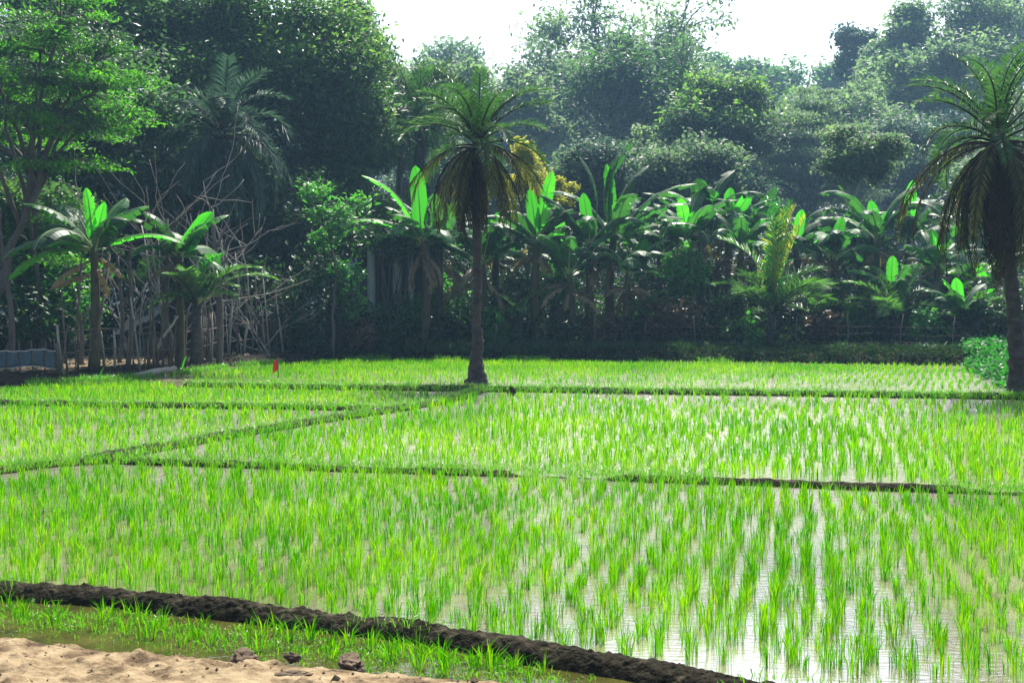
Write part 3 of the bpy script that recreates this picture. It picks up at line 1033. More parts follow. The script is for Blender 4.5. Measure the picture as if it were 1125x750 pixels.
def banana(px, base_py_unused, D, crown_py, label, seed, uprights=(), n_mature=7, Lm=2.4, n_dry=2, stem_r=.13, extra=(), torn=.5, group='banana plants along the edge of the wood', lean=0):
    """uprights: (tip_px, tip_py, width_m); extra: (tip_px, tip_py, kind) arching leaves"""
    rg = np.random.default_rng(seed)
    top = P(px + lean, crown_py, D)
    bx = P(px, 380, D)[0]
    bz = float(land_z(np.array([bx]), np.array([D]))[0]) - .04
    base = np.array([bx, D, bz])
    root = thing('banana_plant', label, 'banana plant', base, group)
    mb = MB()
    t = np.linspace(0, 1, 10)
    pts = base + (top - base) * t[:, None]
    pts[:, :2] += (np.sin(t * math.pi) * rg.normal(0, .08))[:, None]
    tube(mb, pts, stem_r * (1.15 - .5 * t), 9)
    mb.build('pseudostem', M['banana_stem'], root, smooth=True)
    sc = D / FOC
    for (tx, ty, W) in uprights:
        tip = P(tx, ty, D)
        d = tip - top
        L = max(.35, np.linalg.norm(d))
        yaw = rg.uniform(-.5, .5)
        e0 = math.asin(max(-1, min(1, d[2] / L)))
        az = 0.0 if d[0] > 0 else math.pi
        lb = banana_leaf(top - np.array([0, 0, .15]), az, e0 + .05, L + .15, W, .12, rg, torn=.14 if rg.uniform() < .4 else .05, fold=.25, young=True,
                         twist=rg.uniform(-.45, .45), petiole=.16, hor=unit(np.cross(d / L, [0, 1.0, 0])))
        # turn the blade to face the viewer: rotate about its own axis by building with hor0 in the view plane
        lb.build('leaf', [M['banana_young'], M['banana_rib']], root)
    for (tx, ty, kind) in extra:
        tip = P(tx, ty, D)
        d = tip - top
        run = math.hypot(d[0], .25)
        az = math.atan2(rg.uniform(-.35, .35) * abs(d[0]), d[0])
        rise = d[2]
        L = math.hypot(run, rise) * 1.18 + .1
        e0 = math.atan2(rise, run) + .55
        W = .55 if kind != 'banana_young' else .5
        banana_leaf(top - np.array([0, 0, .1]), az, e0, L, W, 1.1, rg, torn=torn if kind != 'banana_young' else .2, fold=.3).build('leaf', [M[kind], M['banana_rib']], root)
    a0 = rg.uniform(0, 6.28)
    Lm *= rg.uniform(.85, 1.25)
    for k in range(n_mature + 2):
        az = a0 + k * 2.4 + rg.normal(0, .25)
        L = Lm * rg.uniform(.9, 1.2)
        e0 = rg.uniform(.55, 1.4)
        banana_leaf(top - np.array([0, 0, rg.uniform(.05, .3)]), az, e0, L, rg.uniform(.5, .75), rg.uniform(.8, 2.3), rg, torn=torn * rg.uniform(.3, 1.7), fold=rg.uniform(.2, .55)).build(
            'leaf', [M['banana'], M['banana_rib']], root)
    for k in range(n_dry + 2):
        az = rg.uniform(0, 6.28)
        banana_leaf(top - np.array([0, 0, rg.uniform(.2, .7)]), az, rg.uniform(-.9, .2), Lm * rg.uniform(.4, .75), .32, rg.uniform(.6, 1.5), rg, torn=.9, fold=1.0).build('dry_leaf', [M['banana_dry'], M['stick']], root)
    return root

# ------------------------------------------------------------------ date palms


def palm_trunk(mb, pts, rad, rg, rings=60, sides=14):
    pts = np.asarray(pts)
    s = np.linspace(0, 1, len(pts))
    u = np.linspace(0, 1, rings)
    c = np.stack([np.interp(u, s, pts[:, k]) for k in range(3)], 1)
    r = np.interp(u, s, rad)
    ang = np.linspace(0, 2 * math.pi, sides, endpoint=False)
    rr = r[:, None] * (1 + .10 * np.sin(ang[None] * 5 + u[:, None] * 70) + .06 * (np.arange(rings)[:, None] % 3 - 1) + rg.normal(0, .035, (rings, sides)))
    v = np.stack([c[:, 0][:, None] + rr * np.cos(ang), c[:, 1][:, None] + rr * np.sin(ang), np.repeat(c[:, 2][:, None], sides, 1)], -1)
    i, j = np.meshgrid(np.arange(rings - 1), np.arange(sides), indexing='ij')
    k = (j + 1) % sides
    q = np.stack([i * sides + j, i * sides + k, (i + 1) * sides + k, (i + 1) * sides + j], -1).reshape(-1, 4)
    mb.add(v.reshape(-1, 3), [q, np.array([[(rings - 1) * sides + a for a in range(sides)]])])


def date_palm(label, trunk_px, D, radii, crown, L, n_green, n_hang, n_dead, seed, group, base_z, ll=.36, droopk=1.0, lw=.03, name='date_palm', mats=('palm', 'palm_hang', 'palm_dead'), nl=44, Lh=1.0):
    rg = np.random.default_rng(seed)
    pts = [P(x, y, D) for x, y in trunk_px]
    pts[0][2] = base_z
    root = thing(name, label, 'palm tree', pts[0], group)
    mb = MB()
    palm_trunk(mb, pts, radii, rg)
    mb.build('trunk', M['bark_palm'], root, smooth=True)
    top = P(*crown, D)
    a0 = rg.uniform(0, 6.28)
    for k in range(n_green):
        f = k / max(1, n_green - 1)
        az = a0 + k * 2.39996 + rg.normal(0, .3)
        e0 = 1.45 - 1.25 * f + rg.normal(0, .08)
        dr = (.75 + .75 * f + rg.normal(0, .25)) * droopk
        frond(top + np.array([math.cos(az), math.sin(az), 0]) * .06 - np.array([0, 0, .25 * f]), az, e0, L * rg.uniform(.85, 1.08) * (1 - .12 * (f < .12)), dr, nl, ll, lw, rg).build(
            'frond', [M[mats[0]], M['palm_dead']], root)
    for k in range(n_hang):
        az = a0 + k * 2.39996 + .7
        frond(top + np.array([math.cos(az), math.sin(az), 0]) * .08 - np.array([0, 0, .3]), az, rg.uniform(-.35, .25), Lh * L * rg.uniform(.85, 1.1), rg.uniform(1.4, 1.75), nl - 6, ll * .85, lw, rg, power=.8, grav=.5, vee=.1).build(
            'frond', [M[mats[1]], M['palm_dead']], root)
    for k in range(n_dead):
        az = rg.uniform(0, 6.28)
        frond(top + np.array([math.cos(az), math.sin(az), 0]) * .10 - np.array([0, 0, .35]), az, rg.uniform(-.9, -.3), Lh * L * rg.uniform(.6, 1.05), rg.uniform(1.0, 1.4), nl - 14, ll * .6, lw, rg, power=.5, grav=.6, vee=-.1).build(
            'dead_frond', [M[mats[2]], M['palm_dead']], root)
    return root


Dp = float(G(524, 422)[1])
date_palm('lone date palm with slim ringed trunk and brown hanging skirt standing in the paddy',
          [(524, 424), (524, 414), (523, 395), (525, 376), (523, 350), (525, 310), (524, 270), (524, 235), (524, 200), (525, 155)], Dp,
          [.32, .20, .135, .12, .095, .09, .09, .105, .14, .12], (525, 147), 1.72, 23, 16, 22, 3, 'date palms in the paddies', -.05, ll=.36, droopk=1.08, Lh=1.12)
Dr = float(G(1117, 434)[1])
date_palm('date palm at the field edge beside the green vegetable bed with a thick dark skirt',
          [(1119, 436), (1118, 410), (1116, 370), (1113, 330), (1109, 290), (1105, 250), (1101, 210), (1097, 150)], Dr,
          [.22, .16, .14, .125, .12, .13, .18, .15], (1096, 142), 1.95, 24, 18, 46, 8, 'date palms in the paddies', 0.0, ll=.34, droopk=1.2, Lh=1.35)

Db = 49
date_palm('tall hazy palm among the trees up behind the lone date palm', [(460, 375), (458, 300), (456, 200), (455, 130)], Db, [.22, .2, .18, .2], (455, 128), 2.6, 26, 10, 6, 11, None, .2, ll=.5, lw=.05, mats=('palm', 'palm', 'palm_dead'), name='wood_palm')
date_palm('dark palm with long weeping fronds left of the big leafy tree', [(250, 378), (248, 300), (246, 200), (245, 150)], 39.6, [.2, .18, .18, .2], (245, 140), 2.7, 20, 26, 6, 13, None, .2, ll=.6, lw=.05, droopk=1.5, Lh=1.15, mats=('tree_blue', 'tree_blue', 'palm'), name='wood_palm')

# young ground palms with arching fronds


def ground_palm(label, px, D, base_z, fr, seed, crown_py=None, L=2.4, n=8, ll=.45, group='young palms at the edge of the wood', trunk=.12):
    """fr: list of (tip_px, tip_py, material)"""
    rg = np.random.default_rng(seed)
    bx = P(px, 380, D)[0]
    base = np.array([bx, D, base_z])
    root = thing('young_palm', label, 'palm', base, group)
    top = P(px, crown_py, D) if crown_py else base + np.array([0, 0, .5])
    mb = MB()
    tube(mb, [base, base * .5 + top * .5, top], [trunk * 1.5, trunk * 1.1, trunk], 9)
    mb.build('trunk', M['bark_palm'], root, smooth=True)
    for (tx, ty, mt) in fr:
        d = P(tx, ty, D) - top
        run = max(.15, abs(d[0]))
        L_ = math.hypot(run, d[2]) * 1.12
        e = math.atan2(d[2], run)
        dr = .25 if e > 1.0 else 1.3
        az = math.atan2(rg.uniform(-.3, .3) * run, d[0])
        frond(top, az, e + dr * .42, L_, dr, 60, ll, .055, rg, grav=.25).build('frond', [M['palm_young' if mt == 'palm' else mt], M['banana_rib']], root)
    for k in range(n):
        az = rg.uniform(0, 6.28)
        frond(top, az, rg.uniform(.5, 1.3), L * rg.uniform(.7, 1.05), rg.uniform(.9, 1.7), 46, ll, .045, rg).build('frond', [M['palm_young'], M['palm_dead']], root)
    return root


ground_palm('young palm with an upright frond glowing yellow green among the bananas', 848, 39.2, LAND, [(843, 232, 'palm_lit'), (872, 240, 'palm_yellow'), (880, 252, 'palm_yellow'), (858, 234, 'palm_lit'), (862, 244, 'palm_yellow'), (868, 236, 'palm_lit'), (790, 268, 'palm'), (905, 300, 'palm'), (800, 330, 'palm')], 3, 345, 2.6, 7, ll=.68)
ground_palm('low young palm with pale drooping frond between the two right hand banana clumps', 985, 39.5, LAND, [(1022, 322, 'palm'), (930, 315, 'palm'), (940, 340, 'palm'), (1010, 300, 'palm'), (965, 310, 'palm')], 4, 352, 1.9, 7)
ground_palm('small young palm under the big torn banana leaves with short drooping fronds', 800, 41.5, LAND, [(768, 325, 'palm'), (825, 320, 'palm')], 5, 352, 1.5, 7, .35)
ground_palm('leaning young palm behind the stick fence with a pale arching frond', 216, 30.5, LAND, [(300, 312, 'palm'), (285, 300, 'palm'), (180, 305, 'palm'), (250, 285, 'palm_lit'), (262, 330, 'palm')], 6, 335, 1.6, 8, .36)
ground_palm('young palm deep in the wood behind the stick fence left of the leaning one', 158, 36, LAND, [(130, 300, 'palm'), (190, 300, 'palm')], 7, 320, 1.8, 8, .4)
ground_palm('young palm behind the banana plants right of the yellow green frond', 1040, 43, LAND, [(1010, 255, 'palm'), (1068, 265, 'palm')], 8, 330, 2.4, 9, .45)
ground_palm('hazy young palm under the small umbrella shaped tree', 950, 46, LAND, [(925, 215, 'palm'), (985, 225, 'palm')], 9, 300, 2.4, 9, .45)

# ------------------------------------------------------------------ bananas
YG = 'banana_young'
banana(103, 0, 28.5, 270, 'banana plant with two upright glowing leaves behind the stick fence', 1, [(95, 206, .28), (114, 222, .30)], 3, 1.5, 3, .12, extra=[(6, 292, 'banana'), (18, 312, YG), (36, 238, 'banana'), (186, 277, YG), (165, 240, 'banana'), (60, 275, YG)], torn=.35)
banana(197, 0, 31, 278, 'banana plant with one broad ragged glowing leaf leaning right above the stick fence', 2, [(230, 232, .5)], 5, 1.3, 3, .11, extra=[(150, 250, 'banana'), (246, 246, 'banana'), (240, 300, 'banana'), (172, 262, YG)], torn=.4)
banana(463, 0, 39.5, 262, 'banana plant with an upright glowing leaf left of the lone date palm', 3, [(456, 182, .55)], 5, 2.0, 3, .15, extra=[(398, 210, YG), (386, 258, YG), (425, 235, 'banana'), (500, 260, 'banana'), (420, 268, 'banana')])
banana(484, 0, 41, 268, 'banana plant with dull torn leaves just behind the lone date palm', 4, [(494, 232, .35)], 8, 2.0, 4, .15, extra=[(530, 262, 'banana'), (478, 232, YG)])
banana(590, 0, 40, 262, 'banana plant with a pair of broad upright leaves right of the lone date palm', 5, [(582, 208, .45), (606, 188, .5)], 7, 2.2, 4, .15, extra=[(540, 290, 'banana'), (545, 255, 'banana'), (635, 285, 'banana')])
banana(606, 0, 42.5, 285, 'banana plant with dark sagging leaves behind the pair of upright leaves', 6, [(618, 242, .4)], 8, 2.0, 5, .14)
banana(648, 0, 40, 268, 'banana plant with a narrow upright glowing leaf and a long bent leaf over it', 7, [(641, 212, .42)], 6, 2.1, 4, .15, extra=[(626, 184, 'banana'), (610, 240, 'banana')])
banana(674, 0, 40.5, 262, 'tallest banana plant with big ragged leaves rising above the others', 8, [(666, 180, .4), (704, 240, .3)], 5, 2.4, 4, .16, extra=[(705, 172, 'banana'), (720, 195, 'banana'), (760, 222, 'banana'), (752, 240, 'banana'), (742, 252, 'banana'), (690, 180, 'banana')])
banana(690, 0, 39.5, 298, 'shorter banana plant with split stems and pale sunlit leaf tops under the tallest one', 9, [(708, 262, .4)], 8, 1.7, 5, .12, extra=[(735, 312, 'banana'), (640, 300, 'banana')])
banana(772, 0, 44, 245, 'banana plant with a blunt upright leaf at the left end of the upright row', 10, [(771, 198, .55), (786, 210, .5)], 7, 2.0, 3, .15)
banana(800, 0, 45, 245, 'banana plant with two thin upright leaves in the upright row', 11, [(803, 206, .45), (822, 212, .48)], 7, 2.0, 3, .15)
banana(826, 0, 46, 255, 'banana plant with short upright leaves behind the yellow green palm frond', 12, [(830, 228, .4), (850, 222, .35)], 7, 2.0, 3, .15)
banana(874, 0, 43.5, 272, 'banana plant with light green leaves right of the yellow green palm frond', 13, [(881, 230, .4), (896, 250, .45)], 6, 2.0, 3, .15, extra=[(938, 270, YG), (915, 262, YG)])
banana(900, 0, 46, 275, 'banana plant with broad dull leaves deep behind the light green one', 14, [(905, 238, .3)], 8, 2.0, 3, .15)
banana(998, 0, 45, 262, 'banana plant with a tall dull upright leaf and a glowing shorter one', 15, [(1003, 198, .45), (998, 234, .4)], 6, 1.9, 3, .14)
banana(980, 0, 41, 318, 'small banana plant with one upright glowing leaf above the low young palm', 16, [(981, 281, .42)], 5, 1.3, 2, .11, extra=[(935, 305, YG)])
banana(1053, 0, 39.5, 345, 'low banana plant with a glowing leaf beside the corner of the vegetable bed', 17, [(1050, 305, .42), (1090, 316, .35)], 6, 1.4, 3, .16, extra=[(1035, 312, YG), (1095, 350, 'banana')])
banana(725, 0, 43, 275, 'banana plant with ragged grey leaves between the tallest plant and the upright row', 18, [(742, 250, .3)], 8, 1.9, 4, .14)
banana(945, 0, 47, 265, 'banana plant with wide dull leaves behind the low tin shelter', 19, [(938, 226, .4)], 9, 2.1, 3, .15)
banana(545, 0, 42.5, 270, 'banana plant with dark drooping leaves hidden behind the lone palm trunk', 20, [], 8, 2.1, 4, .15)
banana(1085, 0, 43, 310, 'banana plant with thin leaves behind the vegetable bed', 21, [(1075, 290, .3)], 7, 1.6, 3, .12)
banana(430, 0, 43, 290, 'banana plant with small leaves beside the concrete pillars', 22, [], 7, 1.6, 3, .12)

banana(530, 0, 40.5, 285, 'banana plant with broad dull leaves right behind the lone palm trunk', 23, [(548, 232, .4)], 7, 2.2, 3, .13)
banana(625, 0, 39.6, 300, 'short banana plant with low arching leaves between the upright pair and the narrow upright leaf', 24, [], 7, 1.9, 3, .12)
banana(755, 0, 42, 262, 'banana plant with one pale bent leaf left of the blunt upright leaf', 25, [(748, 218, .45), (762, 232, .35)], 8, 2.2, 3, .13)
banana(815, 0, 42, 272, 'banana plant with crowded leaves below the upright row', 26, [(814, 236, .35), (838, 240, .35)], 8, 2.0, 3, .13)
banana(915, 0, 42.5, 280, 'banana plant with broad grey leaves right of the light green one', 27, [(925, 238, .4)], 8, 2.2, 3, .13)
banana(965, 0, 43.5, 258, 'banana plant with long arching leaves left of the tall dull upright leaf', 28, [(957, 220, .4), (974, 232, .35)], 9, 2.2, 3, .13)
banana(1030, 0, 42, 290, 'banana plant with thin split leaves right of the low young palm', 29, [(1025, 252, .35)], 8, 1.9, 3, .12)
ground_palm('low young palm in front of the split banana stems', 705, 39.8, LAND, [(672, 318, 'palm'), (740, 322, 'palm')], 10, 352, 1.4, 8, .32)
ground_palm('low young palm right of the yellow green frond', 895, 40.2, LAND, [(862, 318, 'palm'), (928, 312, 'palm')], 11, 348, 1.7, 8, .36)
ground_palm('low young palm at the left end of the low wire fence', 570, 39.8, LAND, [(545, 328, 'palm'), (600, 322, 'palm')], 12, 352, 1.4, 7, .32)
ground_palm('low young palm by the corner of the far paddy near the vegetable bed', 1072, 39.2, LAND, [(1095, 330, 'palm')], 13, 352, 1.3, 7, .3)

# young sucker leaves standing on the left bank
for (px, py, D, lab) in ((108, 408, 26.8, 'single bright sucker leaf standing by the wire fence end'), (200, 390, 30.5, 'single bright sucker leaf beside the fallen log')):
    b = P(px, py + 8, D)
    b[2] = land_z(np.array([b[0]]), np.array([b[1]]))[0] - .02
    r_ = thing('banana_sucker', lab, 'banana sucker', b, 'banana suckers on the left bank')
    mb = MB()
    tube(mb, [b, b + [0, 0, .12], b + [0.01, 0, .2]], [.03, .025, .012], 7)
    mb.build('pseudostem', M['banana_stem'], r_, smooth=True)
    banana_leaf(b + [0, 0, .12], .5, 1.35, .42, .16, .2, np.random.default_rng(px), torn=.05, young=True).build('leaf', [M['banana_young'], M['banana_rib']], r_)

# ------------------------------------------------------------------ trees
T = tree
T('feathery_tree', 'feathery bright green tree with tiered level branches over the wire fence', -30, 32, 40, 90, 270, 330, 'tree_bright', 1, clumps=95, per=150, csize=.062, leaf=.10, layered=.45, trunk_r=.11, lower=1.0, aspect=3, group=None, fork=.7)
T('broadleaf_tree', 'tall dark tree behind the feathery tree', 70, 40, 80, 170, 230, 330, 'tree_dark', 2, clumps=80, per=260, leaf=.15, lower=1)
T('broadleaf_tree', 'green crown rising above the feathery tree', 110, 44, 105, 25, 190, 150, 'tree_mid', 3, clumps=60, per=260, leaf=.17)
T('broadleaf_tree', 'dark glossy leaved tree left of the weeping palm with glittering leaves', 185, 45, 195, 120, 150, 260, 'tree_dark', 4, clumps=80, per=260, leaf=.16, lower=1)
T('broadleaf_tree', 'tallest light topped tree behind the dark glossy leaved one', 255, 52, 250, 25, 260, 130, 'tree_mid', 5, clumps=55, per=170, leaf=.19)
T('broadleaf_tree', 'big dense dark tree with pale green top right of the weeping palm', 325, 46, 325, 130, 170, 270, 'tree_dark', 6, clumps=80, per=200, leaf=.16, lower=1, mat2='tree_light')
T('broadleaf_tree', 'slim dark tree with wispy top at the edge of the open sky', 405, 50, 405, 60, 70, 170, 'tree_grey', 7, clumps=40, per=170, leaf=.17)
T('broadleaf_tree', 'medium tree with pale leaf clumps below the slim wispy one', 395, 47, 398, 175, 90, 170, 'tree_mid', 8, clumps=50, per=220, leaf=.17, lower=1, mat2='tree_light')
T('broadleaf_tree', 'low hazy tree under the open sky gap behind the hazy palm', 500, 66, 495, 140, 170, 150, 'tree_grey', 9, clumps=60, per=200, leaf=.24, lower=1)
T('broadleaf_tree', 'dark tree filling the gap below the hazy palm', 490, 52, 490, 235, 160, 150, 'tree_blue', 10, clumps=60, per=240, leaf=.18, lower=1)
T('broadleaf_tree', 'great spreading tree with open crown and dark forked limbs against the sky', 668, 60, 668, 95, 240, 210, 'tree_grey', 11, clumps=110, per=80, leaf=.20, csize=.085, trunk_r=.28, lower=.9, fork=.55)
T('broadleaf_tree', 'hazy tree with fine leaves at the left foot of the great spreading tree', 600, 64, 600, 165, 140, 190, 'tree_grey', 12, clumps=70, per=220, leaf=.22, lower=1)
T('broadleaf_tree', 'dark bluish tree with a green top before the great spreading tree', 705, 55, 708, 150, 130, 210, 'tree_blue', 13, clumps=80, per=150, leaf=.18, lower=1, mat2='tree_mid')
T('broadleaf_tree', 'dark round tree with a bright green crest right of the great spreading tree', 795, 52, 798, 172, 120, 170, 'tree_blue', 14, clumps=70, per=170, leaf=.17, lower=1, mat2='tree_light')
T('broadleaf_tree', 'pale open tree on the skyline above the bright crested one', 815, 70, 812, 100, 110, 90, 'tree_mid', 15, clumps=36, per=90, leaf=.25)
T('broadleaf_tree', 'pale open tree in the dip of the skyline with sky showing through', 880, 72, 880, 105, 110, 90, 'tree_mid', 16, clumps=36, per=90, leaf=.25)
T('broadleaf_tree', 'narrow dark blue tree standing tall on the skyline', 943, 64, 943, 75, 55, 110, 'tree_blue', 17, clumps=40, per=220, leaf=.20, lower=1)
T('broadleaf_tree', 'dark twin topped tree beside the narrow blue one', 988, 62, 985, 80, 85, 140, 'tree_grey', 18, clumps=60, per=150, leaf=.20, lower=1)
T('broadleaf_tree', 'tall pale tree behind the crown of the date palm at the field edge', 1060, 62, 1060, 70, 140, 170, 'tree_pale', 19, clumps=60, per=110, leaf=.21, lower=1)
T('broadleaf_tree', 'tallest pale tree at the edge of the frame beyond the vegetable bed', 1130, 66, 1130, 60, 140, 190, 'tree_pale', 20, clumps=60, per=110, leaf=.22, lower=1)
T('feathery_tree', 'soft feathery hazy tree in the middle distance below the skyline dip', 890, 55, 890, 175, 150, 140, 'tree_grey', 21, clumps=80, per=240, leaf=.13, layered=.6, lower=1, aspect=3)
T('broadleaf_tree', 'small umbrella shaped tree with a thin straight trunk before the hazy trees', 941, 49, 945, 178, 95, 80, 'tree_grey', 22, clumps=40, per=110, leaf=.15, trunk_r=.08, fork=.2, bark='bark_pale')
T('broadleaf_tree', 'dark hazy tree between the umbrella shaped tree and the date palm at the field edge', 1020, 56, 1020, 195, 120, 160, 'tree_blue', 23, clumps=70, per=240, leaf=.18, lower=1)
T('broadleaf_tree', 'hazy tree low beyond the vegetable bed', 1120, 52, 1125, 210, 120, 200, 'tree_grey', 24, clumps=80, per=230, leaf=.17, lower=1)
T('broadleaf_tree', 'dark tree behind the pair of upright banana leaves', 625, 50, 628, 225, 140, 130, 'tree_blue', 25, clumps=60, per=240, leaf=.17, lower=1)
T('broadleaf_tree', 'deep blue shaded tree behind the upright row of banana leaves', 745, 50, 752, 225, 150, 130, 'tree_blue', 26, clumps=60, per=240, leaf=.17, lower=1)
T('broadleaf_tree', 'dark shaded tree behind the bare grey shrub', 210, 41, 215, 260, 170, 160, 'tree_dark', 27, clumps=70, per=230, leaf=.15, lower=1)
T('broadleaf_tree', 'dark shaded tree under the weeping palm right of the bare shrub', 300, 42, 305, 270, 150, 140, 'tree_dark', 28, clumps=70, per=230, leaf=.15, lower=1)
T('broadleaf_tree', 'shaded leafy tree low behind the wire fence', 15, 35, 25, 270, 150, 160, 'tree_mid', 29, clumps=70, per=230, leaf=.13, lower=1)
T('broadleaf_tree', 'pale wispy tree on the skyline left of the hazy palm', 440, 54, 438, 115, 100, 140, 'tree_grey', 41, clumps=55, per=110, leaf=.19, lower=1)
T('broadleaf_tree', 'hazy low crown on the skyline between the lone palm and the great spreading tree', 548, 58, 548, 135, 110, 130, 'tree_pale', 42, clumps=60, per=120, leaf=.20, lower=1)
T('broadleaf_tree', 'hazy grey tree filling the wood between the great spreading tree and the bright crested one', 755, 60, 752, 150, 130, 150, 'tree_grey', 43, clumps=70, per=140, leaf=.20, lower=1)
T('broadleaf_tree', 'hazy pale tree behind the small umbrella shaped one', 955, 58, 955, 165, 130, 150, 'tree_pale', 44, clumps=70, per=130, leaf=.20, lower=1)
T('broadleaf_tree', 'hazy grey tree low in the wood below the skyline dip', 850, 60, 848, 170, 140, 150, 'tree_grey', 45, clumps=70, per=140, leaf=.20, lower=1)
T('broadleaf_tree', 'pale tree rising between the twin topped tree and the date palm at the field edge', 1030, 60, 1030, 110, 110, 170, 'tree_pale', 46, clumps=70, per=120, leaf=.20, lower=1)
T('broadleaf_tree', 'hazy shaded tree behind the tallest banana plant', 690, 53, 690, 215, 130, 120, 'tree_grey', 47, clumps=60, per=150, leaf=.18, lower=1)
T('flowering_tree', 'tree covered in yellow blossom peeping out behind the lone date palm', 575, 44, 579, 205, 40, 92, 'yellow', 30, clumps=26, per=80, leaf=.10, lower=1, group='yellow flowering trees', trunk_r=.07)
T('flowering_tree', 'low yellow flowering crown between the upright banana leaves', 622, 45, 622, 212, 44, 34, 'yellow', 31, clumps=14, per=60, leaf=.10, lower=1, group='yellow flowering trees', trunk_r=.06)
T('leafy_sapling', 'leafy young tree with whorled bright leaves right of the grey bare shrub', 365, 38, 362, 235, 75, 90, 'shrub_lit', 32, clumps=22, per=26, csize=.10, leaf=.17, lower=1, group=None, trunk_r=.05, aspect=3.2, droop=.1)

# far wood closing the view between the trunks
rg = np.random.default_rng(99)
mb = MB()
K = 2600
x = rg.uniform(-115, 120, K)
y = rg.uniform(172, 186, K)
zt = 26 + 9.0 * vnoise(x, x * 0, .09, 4, 2)
z = rg.uniform(0, 1, K) ** .8 * zt
leaves(mb, np.stack([x, y, z], 1), 60, np.full((K, 3), 1.6), 1.2, rg)
tag(mb.build('far_wood', M['tree_blue']), 'dark far mass of woodland foliage closing the view behind the trees', 'wood', kind='stuff')

# shrubs of the understorey
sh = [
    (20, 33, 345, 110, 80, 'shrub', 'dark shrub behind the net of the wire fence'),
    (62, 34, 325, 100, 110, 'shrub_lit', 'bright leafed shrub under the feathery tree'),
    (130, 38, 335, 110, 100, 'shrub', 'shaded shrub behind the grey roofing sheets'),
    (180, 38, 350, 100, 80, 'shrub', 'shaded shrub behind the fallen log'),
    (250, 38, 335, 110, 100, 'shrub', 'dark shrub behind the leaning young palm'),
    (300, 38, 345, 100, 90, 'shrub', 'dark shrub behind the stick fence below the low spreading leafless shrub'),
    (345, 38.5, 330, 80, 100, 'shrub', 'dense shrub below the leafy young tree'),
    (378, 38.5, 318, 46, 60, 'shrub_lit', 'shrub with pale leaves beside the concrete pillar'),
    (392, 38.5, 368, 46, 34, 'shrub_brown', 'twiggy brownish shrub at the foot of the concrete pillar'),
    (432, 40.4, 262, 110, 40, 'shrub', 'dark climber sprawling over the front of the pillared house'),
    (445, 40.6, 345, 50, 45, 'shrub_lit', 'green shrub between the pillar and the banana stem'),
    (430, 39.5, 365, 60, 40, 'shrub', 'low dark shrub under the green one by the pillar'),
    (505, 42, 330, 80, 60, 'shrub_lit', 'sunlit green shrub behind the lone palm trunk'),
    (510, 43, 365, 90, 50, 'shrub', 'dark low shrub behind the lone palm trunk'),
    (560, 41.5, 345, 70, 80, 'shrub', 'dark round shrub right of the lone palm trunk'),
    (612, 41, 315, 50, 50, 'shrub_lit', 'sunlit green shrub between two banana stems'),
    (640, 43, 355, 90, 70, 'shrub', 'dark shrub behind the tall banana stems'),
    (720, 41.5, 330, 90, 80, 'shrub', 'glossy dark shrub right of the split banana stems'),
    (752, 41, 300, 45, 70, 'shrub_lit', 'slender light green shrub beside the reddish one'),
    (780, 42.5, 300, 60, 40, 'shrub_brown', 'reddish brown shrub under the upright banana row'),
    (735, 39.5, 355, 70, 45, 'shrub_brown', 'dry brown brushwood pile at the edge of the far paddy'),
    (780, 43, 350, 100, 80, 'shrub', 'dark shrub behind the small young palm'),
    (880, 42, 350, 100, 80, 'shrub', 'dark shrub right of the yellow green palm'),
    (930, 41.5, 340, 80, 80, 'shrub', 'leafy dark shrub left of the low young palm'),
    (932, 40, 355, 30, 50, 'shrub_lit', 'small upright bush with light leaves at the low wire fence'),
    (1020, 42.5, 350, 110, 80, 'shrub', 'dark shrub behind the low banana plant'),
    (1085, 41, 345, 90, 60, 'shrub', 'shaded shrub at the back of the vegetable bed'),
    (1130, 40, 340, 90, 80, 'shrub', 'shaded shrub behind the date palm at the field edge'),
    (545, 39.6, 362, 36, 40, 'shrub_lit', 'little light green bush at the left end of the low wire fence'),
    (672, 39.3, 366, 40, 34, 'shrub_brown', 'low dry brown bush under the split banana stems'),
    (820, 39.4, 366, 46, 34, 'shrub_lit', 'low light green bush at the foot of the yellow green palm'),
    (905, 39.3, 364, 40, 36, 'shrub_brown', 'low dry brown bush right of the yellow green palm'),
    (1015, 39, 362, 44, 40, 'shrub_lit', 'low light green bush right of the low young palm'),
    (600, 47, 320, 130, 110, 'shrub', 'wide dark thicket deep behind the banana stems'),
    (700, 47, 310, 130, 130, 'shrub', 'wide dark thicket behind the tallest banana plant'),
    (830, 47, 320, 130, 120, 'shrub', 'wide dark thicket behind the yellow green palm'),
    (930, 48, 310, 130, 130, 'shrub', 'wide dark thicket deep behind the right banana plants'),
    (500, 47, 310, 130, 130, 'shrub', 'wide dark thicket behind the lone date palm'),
    (1060, 48, 290, 150, 150, 'shrub', 'wide grey green thicket beyond the vegetable bed'),
]
